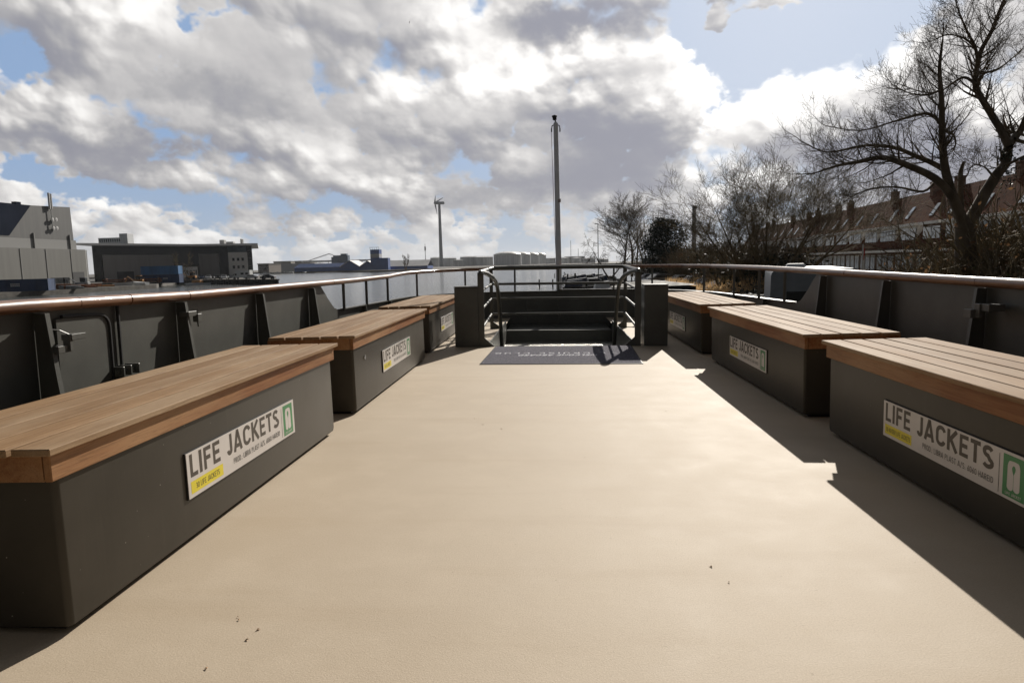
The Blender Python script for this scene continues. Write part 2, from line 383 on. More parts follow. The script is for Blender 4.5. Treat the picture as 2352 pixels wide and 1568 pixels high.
def thing(name, label, cat, loc=(0, 0, 0), rz=0., group=None, boat=False):
    o = bpy.data.objects.new(name, None); o.empty_display_size = .2; col.objects.link(o); o.location = loc; o.rotation_euler = (0, 0, rz)
    tag(o, label, cat, group)
    if boat: BOAT.append(o)
    return o
def copy_tree(o, parent=None):
    c = o.copy(); col.objects.link(c); c.parent = parent
    for ch in list(o.children): copy_tree(ch, c)
    return c
# ---------------------------------------------------------------- stroke lettering
def arc(cx, cy, rx, ry, a0, a1, n=10):
    return [(cx+rx*math.cos(math.radians(a0+(a1-a0)*i/n)), cy+ry*math.sin(math.radians(a0+(a1-a0)*i/n))) for i in range(n+1)]
def glyphs(t):
    h = t/2; g = {}
    g['L'] = (.50, [[(h, 1), (h, h), (.50, h)]])
    g['I'] = (t, [[(h, 0), (h, 1)]])
    g['F'] = (.52, [[(h, 0), (h, 1-h), (.52, 1-h)], [(h, .50), (.47, .50)]])
    g['E'] = (.54, [[(.54, h), (h, h), (h, 1-h), (.54, 1-h)], [(h, .51), (.49, .51)]])
    g['J'] = (.46, [[(.46-h, 1), (.46-h, .25)] + arc(.24, .25, .22-h, .25-h, 0, -180, 8)[1:]])
    g['A'] = (.70, [[(h*.7, 0), (.33, 1-h*.5), (.37, 1-h*.5), (.70-h*.7, 0)], [(.15, .26), (.55, .26)]])
    g['C'] = (.64, [arc(.34, .66, .34-h, .34-h, 15, 180, 9) + arc(.34, .34, .34-h, .34-h, 180, 345, 9)])
    g['K'] = (.66, [[(h, 0), (h, 1)], [(.60, 1), (h, .42)], [(.24, .56), (.62, 0)]])
    g['T'] = (.58, [[(0, 1-h), (.58, 1-h)], [(.29, 0), (.29, 1-h)]])
    g['S'] = (.60, [arc(.30, .73, .27-h*.6, .27-h, 25, 270, 10) + arc(.30, .26, .29-h*.6, .26-h, 90, -155, 10)[1:]])
    g['P'] = (.58, [[(h, 0), (h, 1-h), (.30, 1-h)] + arc(.30, .73, .28-h, .27-h, 90, -90, 8)[1:] + [(h, .46+h)]])
    g['R'] = (.60, [g['P'][1][0], [(.28, .47), (.56, 0)]])
    g['O'] = (.70, [arc(.35, .64, .35-h, .36-h, 0, 180, 8) + arc(.35, .36, .35-h, .36-h, 180, 360, 8) + [(.70-h, .66)]])
    g['0'] = (.56, [arc(.28, .70, .28-h, .30-h, 0, 180, 8) + arc(.28, .30, .28-h, .30-h, 180, 360, 8) + [(.56-h, .72)]])
    g['D'] = (.64, [[(h, h), (h, 1-h), (.30, 1-h)] + arc(.30, .5, .34-h, .5-h, 90, -90, 10)[1:] + [(h*.2, h)]])
    g['B'] = (.60, [[(h, h), (h, 1-h), (.32, 1-h)] + arc(.32, .75, .25-h, .25-h, 90, -90, 6)[1:] + [(h, .5)], [(.30, .5)] + arc(.30, .26, .30-h, .26-h, 90, -90, 6) + [(h*.2, h)]])
    g['H'] = (.62, [[(h, 0), (h, 1)], [(.62-h, 0), (.62-h, 1)], [(h, .5), (.62-h, .5)]])
    g['M'] = (.78, [[(h, 0), (h, 1-h*.5), (.39, .3), (.78-h, 1-h*.5), (.78-h, 0)]])
    g['N'] = (.64, [[(h, 0), (h, 1-h*.5), (.64-h, h*.5), (.64-h, 1)]])
    g['U'] = (.62, [[(h, 1), (h, .3)] + arc(.31, .31, .31-h, .31-h, 180, 360, 8) + [(.62-h, 1)]])
    g['W'] = (.92, [[(h*.6, 1), (.24, h), (.46, .9), (.68, h), (.92-h*.6, 1)]])
    g['G'] = (.66, [arc(.34, .66, .34-h, .34-h, 15, 180, 9) + arc(.34, .34, .34-h, .34-h, 180, 350, 9) + [(.68-h, .48), (.38, .48)]])
    g['V'] = (.66, [[(h*.6, 1), (.33, h*.4), (.66-h*.6, 1)]])
    g['6'] = (.54, [[(.44, 1)] + arc(.27, .30, .27-h, .30-h, 165, 525, 14)])
    g['3'] = (.52, [arc(.26, .75, .26-h, .25-h, 150, -90, 8) + arc(.26, .27, .26-h, .27-h, 90, -150, 8)])
    g['.'] = (t*1.1, [[(t*.55, 0), (t*.55, t*1.1)]])
    g[':'] = (t*1.1, [[(t*.55, 0), (t*.55, t*1.1)], [(t*.55, .5), (t*.55, .5+t*1.1)]])
    g['/'] = (.45, [[(0, -.1), (.45, 1.05)]])
    g['-'] = (.4, [[(0, .5), (.4, .5)]])
    g[' '] = (.26, [])
    return g
def ribbon(mb, pts, t, z, T):
    n = len(pts)
    if n < 2: return
    L = []; R = []
    for i in range(n):
        def nd(a, b):
            dx, dy = b[0]-a[0], b[1]-a[1]; l = math.hypot(dx, dy) or 1; return (-dy/l, dx/l)
        if i == 0: nx, ny = nd(pts[0], pts[1]); k = 1
        elif i == n-1: nx, ny = nd(pts[-2], pts[-1]); k = 1
        else:
            a = nd(pts[i-1], pts[i]); b = nd(pts[i], pts[i+1]); nx, ny = a[0]+b[0], a[1]+b[1]; l = math.hypot(nx, ny) or 1; nx /= l; ny /= l
            k = min(1.25, 1/max(.2, nx*a[0]+ny*a[1]))
        L.append((pts[i][0]+nx*t/2*k, pts[i][1]+ny*t/2*k)); R.append((pts[i][0]-nx*t/2*k, pts[i][1]-ny*t/2*k))
    vs = [T(p[0], p[1], z) for p in L+R]
    mb.add(vs, [(i, n+i, n+i+1, i+1) for i in range(n-1)])
def text(mb, s, x0, y0, size, width, T, t=.17, gap=.13, slant=0.):
    """write s into mb from (x0,y0), cap height size, total width (scaled to fit); T maps (u,v,w) to 3D"""
    g = glyphs(t); tot = sum(g[c][0]+gap for c in s)-gap; kx = width/tot if width else size
    x = x0; z = 0
    for c in s:
        wd, st = g[c]
        for k, stroke in enumerate(st):
            pts = [((p[0]+slant*p[1]), p[1]) for p in stroke]
            ribbon(mb, pts, t, k*.00012, lambda u, v, wz, x=x: T(x+u*kx, y0+v*size, wz))
        x += (wd+gap)*kx
    return x
# ================================================================ THE BOAT (boat frame: deck z=0, camera 1.15 above it)
XC = .14
HULL = [(-2.6, -3), (-2.6, 11.3), (-2.52, 12.1), (-2.20, 13.05), (-1.78, 13.62), (-1.2, 13.98), (-.5, 14.13), (.14, 14.16)]
def hull_pts(side, step=.28):
    out = []
    for (x0, y0), (x1, y1) in zip(HULL[:-1], HULL[1:]):
        n = max(1, int(math.hypot(x1-x0, y1-y0)/step))
        for i in range(n): out.append((x0+(x1-x0)*i/n, y0+(y1-y0)*i/n))
    out.append(HULL[-1])
    return [((x if side < 0 else 2*XC-x), y) for x, y in out]
def lerp(tab, v):
    if v <= tab[0][0]: return tab[0][1]
    for (a, b), (c, d) in zip(tab[:-1], tab[1:]):
        if v <= c:
            t = (v-a)/(c-a); return b+(d-b)*t
    return tab[-1][1]
RZ = {-1: [(3.2, .955), (4.8, .930), (9, .925), (10.9, .935), (11.9, .968), (14, 1.005)], 1: [(4.3, .96), (6.8, .985), (9.6, 1.01), (13, 1.022), (14.2, 1.02)]}
def railz(side, y): return lerp(RZ[side], y)
def plate_top(side, y):
    top = railz(side, y)-.015
    lo = lerp([(8.2, .60), (11, .56), (14, .545)], y) + (.03 if side > 0 else 0)
    if y < 7.75: return top
    if y > 8.35: return lo
    t = (y-7.75)/.6; t = t**.75
    s = 1-(1-t)**2 if t > .8 else t*1.2
    return top+(lo-top)*min(1, s)
# deck
def make_deck():
    mb = MB(); L = hull_pts(-1); R = hull_pts(1)
    # cross strips from hull edge to hull edge, leaving the stair well (x -.84..1.12, y 9.30..)
    ys = sorted(set([round(p[1], 4) for p in L] + [9.28, 12.7]))
    def hx(side, y):
        pts = L if side < 0 else R
        return lerp([(p[1], p[0]) for p in pts], y)
    for a, b in zip(ys[:-1], ys[1:]):
        xl0, xl1, xr0, xr1 = hx(-1, a), hx(-1, b), hx(1, a), hx(1, b)
        if b <= 9.281: mb.add([(xl0,a,0),(xr0,a,0),(xr1,b,0),(xl1,b,0)], [(0,1,2,3)])
        else:
            wl, wr = -.84, 1.12
            mb.add([(xl0,a,0),(max(wl,xl0),a,0),(max(wl,xl1),b,0),(xl1,b,0)], [(0,1,2,3)])
            mb.add([(min(wr,xr0),a,0),(xr0,a,0),(xr1,b,0),(min(wr,xr1),b,0)], [(0,1,2,3)])
    o = mb.build('deck', DECK); tag(o, kind='structure'); BOAT.append(o)
make_deck()
CHECK = mat('tread_plate', (.45, .44, .40), .30, metal=.5, var=.25, scale=30, bump=.9, bscale=60)
def make_well():
    """the lower bow landing seen through the stair opening"""
    t = thing('bow_stairwell', 'sunken stairwell behind the grey doormat with a wet looking tread plate landing', 'stairwell', (0.14, 9.3, 0), boat=True)
    def P(mb): mb.v = [(x-.14, y-9.3, z) for x, y, z in mb.v]; return mb
    m = MB(); m.box(-.855, -.84, 9.281, 12.7, -.45, .055); P(m).build('side_coaming', STEEL, t)
    m = MB(); m.box(1.12, 1.135, 9.281, 12.7, -.45, .055); P(m).build('side_coaming', STEEL, t)
    m = MB(); m.box(-.84, 1.12, 9.26, 9.275, -.9, -.01); P(m).build('end_coaming', STEEL, t)
    m = MB(); m.box(-.838, 1.118, 11.75, 12.78, -.37, -.35); P(m).build('tread_plate', CHECK, t)
    m = MB(); m.box(-.838, 1.118, 12.78, 12.80, -.37, -.13); m.box(-.838, 1.118, 12.78, 14.05, -.15, -.132); P(m).build('bow_ledge', STEEL, t)
    m = MB()
    for i in range(5): m.box(-.6, .88, 9.6+i*.45, 9.88+i*.45, -.62-(4-i)*.22, -.59-(4-i)*.22)
    P(m).build('stair_tread', CHECK, t)
    m = MB(); m.box(-1.6, 1.9, 9.3, 13.5, -1.95, -1.93); P(m).build('lower_deck', DECK, t)
make_well()
def make_bulwark(side):
    word = 'left' if side < 0 else 'right'
    x0 = HULL[0][0] if side < 0 else 2*XC-HULL[0][0]
    t = thing('bulwark', ('long dark bulwark left of the deck, with a boarding gate and orange brown rail' if side < 0 else
                          'long shaded bulwark on the right of the deck under a pinkish brown rail'), 'bulwark', (x0, 0, 0), boat=True)
    def L(mb): mb.v = [(x-x0, y, z) for x, y, z in mb.v]; return mb
    PO = .035; sgn = 1 if side < 0 else -1
    H = [(x-sgn*PO*lerp([(13.0, 1.), (14.1, 0.)], y), y+.03*lerp([(13.0, 0.), (14.1, 1.)], y)) for x, y in hull_pts(side, .12)]
    mb = MB(); th = .012
    for a, b in zip(H[:-1], H[1:]):
        za, zb = plate_top(side, a[1]), plate_top(side, b[1])
        dx, dy = b[0]-a[0], b[1]-a[1]; l = math.hypot(dx, dy); nx, ny = (dy/l*th, -dx/l*th) if side < 0 else (-dy/l*th, dx/l*th)
        mb.add([(a[0],a[1],-.2),(b[0],b[1],-.2),(b[0],b[1],zb),(a[0],a[1],za),(a[0]-nx,a[1]-ny,-3.6),(b[0]-nx,b[1]-ny,-3.6),(b[0]-nx,b[1]-ny,zb),(a[0]-nx,a[1]-ny,za)],
               [(0,1,2,3),(4,7,6,5),(3,2,6,7)])
    L(mb).build('hull_plate', STEEL, t)
    # flat bar on top of the low part
    mb = MB(); Q = [p for p in H if p[1] > 8.3]
    for a, b in zip(Q[:-1], Q[1:]):
        za, zb = plate_top(side, a[1])+.004, plate_top(side, b[1])+.004
        dx, dy = b[0]-a[0], b[1]-a[1]; l = math.hypot(dx, dy); nx, ny = (dy/l*.045, -dx/l*.045) if side < 0 else (-dy/l*.045, dx/l*.045)
        mb.add([(a[0]+nx,a[1]+ny,za),(b[0]+nx,b[1]+ny,zb),(b[0]-nx,b[1]-ny,zb),(a[0]-nx,a[1]-ny,za),(a[0]+nx,a[1]+ny,za-.012),(b[0]+nx,b[1]+ny,zb-.012)],
               [(0,1,2,3),(0,4,5,1)])
    L(mb).build('edge_bar', STEEL, t)
    # cap rail in lengths
    HR = hull_pts(side, .10)
    cuts = [-3, 3.60, 4.06, 4.74, 8.0, 11.6, 14.4] if side < 0 else [-3, 4.78, 6.85, 11.6, 14.4]
    for ci, (a, b) in enumerate(zip(cuts[:-1], cuts[1:])):
        seg = [(x, y, railz(side, y)+.012) for x, y in HR if a+.008 < y < b-.008]
        def hx(y): return lerp([(p[1], p[0]) for p in HR], y)
        g0 = .006 if ci else 0
        seg = [(hx(a+g0), a+g0, railz(side, a)+.012)] + seg
        if b < 14: seg += [(hx(b-g0), b-g0, railz(side, b)+.012)]
        r = .034 if ci % 2 == 0 else .0335
        m = MB().tube(seg, r, 14); L(m).build('cap_rail', RAILWOOD, t, True)
    # braces
    ys = [-1.9, -.6, .7, 2.0, 3.33, 4.66, 5.97, 7.30] if side < 0 else [-1.9, -.6, .7, 2.0, 3.4, 4.75, 6.05, 7.42]
    s = 1 if side < 0 else -1
    xp = x0-s*PO
    for y in ys:
        z = railz(side, y)-.03
        poly = [(xp+s*.004, 0.0), (x0+s*.17, 0.0), (x0+s*.10, .30), (x0+s*.065, .58), (x0+s*.03, z-.02), (x0+s*.03, z), (xp+s*.004, z)]
        m = MB().prism(poly, 1, y-.006, y+.006)
        # flange along the inner edge
        for p, q in ((poly[1], poly[2]), (poly[2], poly[3]), (poly[3], poly[5])):
            m.add([(p[0], y-.016, p[1]), (q[0], y-.016, q[1]), (q[0], y+.016, q[1]), (p[0], y+.016, p[1]),
                   (p[0]+s*.008, y-.016, p[1]), (q[0]+s*.008, y-.016, q[1]), (q[0]+s*.008, y+.016, q[1]), (p[0]+s*.008, y+.016, p[1])],
                  [(0,1,2,3),(4,7,6,5),(0,4,5,1),(3,2,6,7)])
        L(m).build('brace', STEEL, t)
    for y in (9.4, 10.9):
        z = plate_top(side, y)-.01
        m = MB().prism([(xp+s*.004, 0), (x0+s*.14, 0), (x0+s*.02, z), (xp+s*.004, z)], 1, y-.006, y+.006); L(m).build('brace', STEEL, t)
    # vertical rods carrying the rail over the low part
    def hp(y): return lerp([(p[1], p[0]) for p in HR], y)
    py = [8.45, 9.52, 10.78, 12.35, 13.66] if side < 0 else [8.62, 9.66, 10.97, 12.35, 13.66]
    for y in py:
        x = hp(y); m = MB().tube([(x, y, plate_top(side, y)-.02), (x, y, railz(side, y))], .019, 8); L(m).build('rail_post', STEEL, t, True)
    for bx in ((-.74,) if side < 0 else (1.28,)):
        m = MB().tube([(bx, 14.06, .54), (bx, 14.06, 1.0)], .019, 8); L(m).build('rail_post', STEEL, t, True)
    if side < 0:
        # boarding gate: raised panel with a rounded upper corner, hinge lugs and latch blocks
        m = MB(); pl = [(3.46, .08), (3.88, .08), (3.88, .78)] + [(3.80+.08*math.cos(a), .80+.08*math.sin(a)) for a in (0, .4, .8, 1.2, 1.57)] + [(3.46, .88)]
        m.prism(pl, 0, -2.631, -2.617); g = L(m).build('gate', STEEL, t)
        m = MB(); e = [(-2.615, y+.012, z) for y, z in pl[1:8]] + [(-2.615, 3.50, .892)]
        m.tube(e, .009, 6); m.tube([(-2.62, 3.985, .05), (-2.62, 3.985, .92)], .010, 6); L(m).build('gate_seal', BLACK, g, True)
        for y in (3.90, 3.97, 4.05):
            m = MB(); m.bbox(-2.65, -2.55, y-.008, y+.008, .50, .56, .003); m.tube([(-2.58, y-.03, .53), (-2.58, y+.03, .53)], .012, 8)
            L(m).build('hinge_lug', STEEL, g)
        m = MB(); m.bbox(-2.585, -2.515, 3.325, 3.42, .715, .752, .002); m.bbox(-2.545, -2.505, 3.40, 3.425, .72, .80, .002)
        m.bbox(-2.56, -2.50, 3.41, 3.52, .775, .806, .002); m.tube([(-2.575, 3.34, .84), (-2.55, 3.39, .83), (-2.53, 3.44, .80)], .004, 5); L(m).build('latch', GALV if False else mat('grey_latch', (.10,.10,.09), .4, var=.1), t)
        m = MB(); m.bbox(-2.60, -2.53, 4.63, 4.74, .80, .835, .002); m.bbox(-2.56, -2.52, 4.735, 4.79, .755, .812, .002)
        m.tube([(-2.54, 4.76, .80), (-2.54, 4.77, .845)], .006, 5); m.tube([(-2.54, 4.76, .76), (-2.54, 4.77, .72)], .006, 5); L(m).build('latch', MATS['grey_latch'], t)
    else:
        m = MB(); m.bbox(2.78, 2.88, 4.50, 4.62, .795, .84, .002); m.bbox(2.74, 2.80, 4.62, 4.70, .745, .80, .002); m.bbox(2.77, 2.79, 4.58, 4.64, .75, .84, .002)
        L(m).build('latch', mat('grey_latch', (.10, .10, .09), .4, var=.1), t)
make_bulwark(-1); make_bulwark(1)
# benches over life jacket lockers
def make_bench(label, face_x, y0, y1, right, small, sign_len=1.14, mark=True):
    Ln = y1-y0; W = .62
    t = thing('locker_bench', label, 'bench', (face_x, (y0+y1)/2, .004), PI if right else 0., group='life jacket locker benches along the deck', boat=True)
    t.rotation_euler = (0, math.radians(1.1)*(1 if right else -1)*1.0, PI if right else 0.)
    h = Ln/2; b = .012
    m = MB()
    # locker with rounded upright corners, raised a little off the deck
    prof = []
    for (cx, cy, a0) in ((-.02, h-.02, 0), (-W+.02, h-.02, 90), (-W+.02, -h+.02, 180), (-.02, -h+.02, 270)):
        prof += [(cx+.02*math.cos(math.radians(a0+a)), cy+.02*math.sin(math.radians(a0+a))) for a in (0, 22, 45, 68, 90)]
    n = len(prof); zs = [(.022, .985), (.045, 1.0), (.53, 1.0)]
    vs = [((x+W/2)*k-W/2, y*(1-(1-k)*.2), z) for z, k in zs for x, y in prof]
    fs = [(i*n+k, i*n+(k+1) % n, (i+1)*n+(k+1) % n, (i+1)*n+k) for i in range(2) for k in range(n)] + [tuple(range(n))[::-1], tuple(range(2*n, 3*n))]
    m.add(vs, fs); m.build('locker', LOCKER, t, True)
    m = MB()
    for fy in (-h+.08, -h*.3, h*.3, h-.08): m.box(-W+.06, -.05, fy-.04, fy+.04, -.02, .03)
    m.build('foot', BLACK, t)
    # five planks with gaps
    m = MB(); pw = .136; nP = 5; y_a, y_b = -h-.055, h+.065
    for i in range(nP):
        x1 = .036-i*pw; x0 = x1-pw+.013
        dy = rng.uniform(-.004, .004); m.bbox(x0, x1, y_a+dy, y_b+dy, .588+rng.uniform(-.001, .001), .611+rng.uniform(-.001, .001), .0028)
    lid = m.build('lid', LIDWOOD, t)
    m = MB(); m.bbox(-.012, .013, y_a+.028, y_b-.028, .502, .587, .003); m.build('fascia_board', FASCIA, lid)
    m = MB(); m.bbox(-W-.03, -W-.006, y_a+.028, y_b-.028, .502, .587, .003); m.build('fascia_board', FASCIA, lid)
    for s in (-1, 1):
        yy = y_a+.028 if s < 0 else y_b-.028-.022
        m = MB(); m.add(*rotboard(-W-.004, -.014, yy, yy+.022, .503, .587)); m.build('fascia_board', FASCIA, lid)
    # sign
    H = .192; z0 = .186; u0 = -sign_len/2
    def T(x, off):
        return lambda u, v, wz: (off+x*.0+wz, u0+u, z0+v)
    m = MB(); m.box(.001, .007, u0-.004, u0+sign_len+.003, z0-.003, z0+H+.003); m.build('sign_backing', BLACK, t)
    m = MB(); m.box(.0072, .0095, u0, u0+sign_len, z0, z0+H); sg = m.build('sign', WHITE, t)
    k = sign_len/1.14
    m = MB(); text(m, 'LIFE JACKETS', .022*k, .085, .098, .905*k, T(0, .0098), .19, .12); m.build('lettering', BROWNINK, sg)
    m = MB(); m.add([T(0, .0099)(*p, 0) for p in ((.02, .016), (.292*k, .016), (.292*k, .068), (.02, .068))], [(0, 1, 2, 3)]); m.build('yellow_patch', YEL, sg)
    m = MB()
    text(m, small, .034 if len(small) > 16 else .058, .030, .024, (.246 if len(small) > 16 else .20)*k, T(0, .0103), .12, .16); m.build('patch_lettering', INK, sg); m = MB()
    text(m, 'PROD.: LIBRA PLAST A/S. 6060 HAREID', .395*k, .034, .026, .535*k, T(0, .0103), .12, .17); m.build('maker_lettering', INK, sg); m = MB()
    m.add([T(0, .0101)(*p, 0) for p in ((.962*k, .012), (.965*k, .012), (.965*k, .172), (.962*k, .172))], [(0, 1, 2, 3)])
    m.build('divider_line', INK, sg)
    m = MB(); m.add([T(0, .0099)(*p, 0) for p in ((.987*k, .012), (1.116*k, .012), (1.116*k, .180), (.987*k, .180))], [(0, 1, 2, 3)]); m.build('green_panel', GRN, sg)
    # life jacket symbol: a horseshoe of two lobes with a drop shaped neck hole
    m = MB(); cx = 1.051*k
    hw = .0195
    for s in (-1, 1):
        c0 = cx+s*.0185
        pts = [(cx+s*.0010, .052), (cx+s*.0010, .105), (cx+s*.009, .122), (cx+s*.0105, .132), (cx+s*.006, .141), (cx, .1435), (cx, .1605)]
        outer = [(c0+s*hw*.93*math.cos(math.radians(a)), .131+.0295*math.sin(math.radians(a))) for a in (68, 50, 30, 10)] + [(c0+s*.0185, .052)]
        bot = [(c0+.0178*s*math.cos(math.radians(a)), .052-.013*math.sin(math.radians(a))) for a in (25, 60, 90, 120, 155)]
        ring = pts + outer + bot
        nr = len(ring); m.add([T(0, .0103)(*p, 0) for p in ring], [tuple(range(nr)) if s > 0 else tuple(range(nr))])
    text(m, 'LIFE JACKET', 1.006*k, .020, .0115, .092*k, T(0, .0103), .16, .18)
    m.build('life_jacket_symbol', WHITE, sg)
    if mark:
        m = MB(); m.tube([(-.0, -h*.02, .40), (.008, -h*.02, .40)], .017, 10); m.build('lock', mat('chrome', (.5, .5, .48), .2, metal=1.), t, True)
    return t
def rotboard(x0, x1, y0, y1, z0, z1):
    m = MB().box(x0, x1, y0, y1, z0, z1); return m.v, m.f
make_bench('nearest bench on the left, sunlit wooden lid over a dark locker', -1.50, 1.95, 4.50, False, '30 LIFE JACKETS', mark=False).rotation_euler.z = -.012
b2 = make_bench('middle bench of the left row, with a small round lock beside its sign', -1.50, 5.08, 7.98, False, '30 LIFE JACKETS', 1.18)
for ch in b2.children:
    if ch.name.startswith('lock') and not ch.name.startswith('locker'): ch.location.y = -1.12
make_bench('farthest bench of the left row, partly behind the dark cabinet', -1.55, 8.62, 11.55, False, '30 LIFE JACKETS', 1.18, mark=False)
make_bench('nearest bench on the right, with the yellow 30 KINDER patch on its sign', 1.815, 1.85, 4.50, True, '30 KINDER LIFE JACKETS', mark=False)
make_bench('middle bench of the right row, casting a long angular shadow on the beige deck', 1.82, 4.96, 7.82, True, '30 LIFE JACKETS', 1.18, mark=False)
make_bench('farthest bench of the right row beside the right hand dark cabinet', 1.82, 8.36, 11.45, True, '30 LIFE JACKETS', 1.18, mark=False)
# cabinets beside the stairs
for (x0, x1, lab) in ((-1.315, -.99, 'tall dark cabinet on the left of the stair rail'), (1.25, 1.565, 'tall dark cabinet on the right of the stair rail')):
    t = thing('deck_cabinet', lab, 'cabinet', ((x0+x1)/2, 9.4, 0), group='cabinets either side of the stairs', boat=True); h = (x1-x0)/2
    MB().bbox(-h, h, -.16, .16, 0, .812, .006).build('body', STEEL, t)
    MB().bbox(-h-.004, h+.004, -.165, .165, .8125, .828, .003).build('lid', STEEL, t)
    MB().box(-h+.01, h-.01, -.163, -.1605, .03, .79).build('door', STEEL, t)
# stair guard rail
def guard():
    t = thing('stair_guardrail', 'black tubular guard rail with curved handrails round the stair opening', 'guard rail', (.12, 9.3, 0), boat=True)
    def P(mb): mb.v = [(x-.12, y-9.3, z) for x, y, z in mb.v]; return mb
    for s, xn, xf in ((-1, -.955, -1.03), (1, 1.17, 1.27)):
        m = MB(); m.bbox(xn-.042, xn+.042, 9.265, 9.29, 0.0, 1.012, .003)
        g = xn-s*.035
        P(m).build('post', STEEL, t)
        m = MB(); m.prism([(xn-.035, 0.0), (xn+.035, 0.0), (xn+.035, .13), (xn-.035, .13)], 1, 9.268, 9.2685)
        m = MB(); m.prism([(g, .001), (g-s*.14, .001), (g-s*.135, .012), (g, .13)], 1, 9.271, 9.284); P(m).build('gusset', STEEL, t)
        m = MB(); m.bbox(xf-.03, xf+.03, 11.79, 11.805, 0, 1.02, .003); P(m).build('post', STEEL, t)
        g = xf-s*.03
        m = MB(); m.prism([(g, .001), (g-s*.16, .001), (g-s*.155, .012), (g, .12)], 1, 11.792, 11.803); P(m).build('gusset', STEEL, t)
        m = MB().tube([(xn, 9.32, 1.022), (xn+(xf-xn)*.5, 10.5, 1.03), (xf, 11.70, 1.045), (xf-s*.03, 11.78, 1.048)], .029, 12); P(m).build('top_rail', STEEL, t, True)
        for z in (.775, .525, .26):
            m = MB().tube([(xn-s*.01, 9.29, z-.01), (xf, 11.79, z)], .017, 8); P(m).build('mid_rail', GALV if False else STEEL, t, True)
        hx = xn-s*.02
        pts = [(xn, 9.25, .985), (xn, 9.262, 1.012), (xn, 9.30, 1.024), (hx+(-s)*.02, 9.7, .995), (hx-s*.06, 10.2, .935), (hx-s*.08, 10.55, .86), (hx-s*.09, 10.78, .76), (hx-s*.095, 10.92, .62), (hx-s*.10, 11.0, .45), (hx-s*.115, 11.12, .0), (hx-s*.13, 11.3, -.45)]
        m = MB().tube(pts, .031, 12); P(m).build('handrail', STEEL, t, True)
    m = MB().tube([(-1.0, 11.80, 1.048), (-.9, 11.81, 1.05), (1.15, 11.81, 1.05), (1.24, 11.80, 1.048)], .031, 12); P(m).build('top_rail', STEEL, t, True)
    for z in (.775, .525, .26):
        m = MB().tube([(-1.02, 11.80, z), (-.9, 11.83, z), (1.15, 11.83, z), (1.26, 11.80, z)], .017 if z < .7 else .022, 8); P(m).build('mid_rail', STEEL, t, True)
    m = MB().tube([(.15, 11.83, .26), (.15, 11.83, .20)], .012, 6); P(m).build('post', STEEL, t, True)
guard()
m = MB(); m.bbox(.142, .158, 14.03, 14.06, -.13, .56, .002); m.tube([(.15, 14.05, .56), (.15, 14.06, 1.0)], .02, 8)
o = m.build('bow_stanchion', STEEL); tag(o, 'dark upright stiffener at the very centre of the bow, in front of the mast foot', 'stanchion'); BOAT.append(o)
# mast
def mast():
    t = thing('mast', 'slender grey mast standing at the bow with a dark lamp on top', 'mast', (.185, 14.30, 0), boat=True)
    G1 = mat('grey_mast_paint', (.60, .63, .68), .35, var=.06)
    MB().tube([(0, 0, -.6), (-.02, 0, 1.0), (-.045, 0, 2.6), (-.065, 0, 3.93)], [.062, .059, .052, .047], 16).build('pole', G1, t, True)
    MB().tube([(-.065, 0, 3.93), (-.066, 0, 3.955)], .030, 12).build('cap', G1, t, True)
    m = MB().tube([(-.066, 0, 3.95), (-.075, 0, 4.0)], .014, 8)
    m2 = MB(); m2.lathe([(.018, 0), (.04, .012), (.042, .06), (.052, .065), (.053, .09), (.04, .10)], (-.085, 0, 4.0), 14)
    m.v += []; o = len(m.v); m.f += [tuple(i+o for i in f) for f in m2.f]; m.v += m2.v
    m.xf(Matrix.Rotation(-.06, 4, 'Y')); m.v = [(x+.24, y, z) for x, y, z in m.v]; m.build('lamp', BLACK, t, True)
    for s in (-1, 1):
        m = MB(); m.tube([(-.065+s*.035, 0, 3.90), (-.065+s*.075, 0, 3.88), (-.065+s*.085, 0, 3.82)], .011, 6); m.bbox(-.065+s*.085-.012, -.065+s*.085+.012, -.01, .01, 3.76, 3.83, .003); m.build('pulley', BLACK, t)
    MB().tube([(-.155, .0, 3.78), (-.105, 0, 2.0), (-.065, 0, .9)], .005, 5).build('halyard', WHITE, t)
    MB().box(-.03, .03, -.052, -.046, 2.35, 2.42).build('label_plate', mat('faded_label', (.32, .28, .28), .6), t)
    m = MB(); m.tube([(-.09, 0, .90), (-.11, 0, .88), (-.10, 0, .80)], .008, 5); m.tube([(.09, 0, .92), (.12, 0, .88), (.06, 0, .84)], .010, 5); m.build('cleat', BLACK, t)
mast()
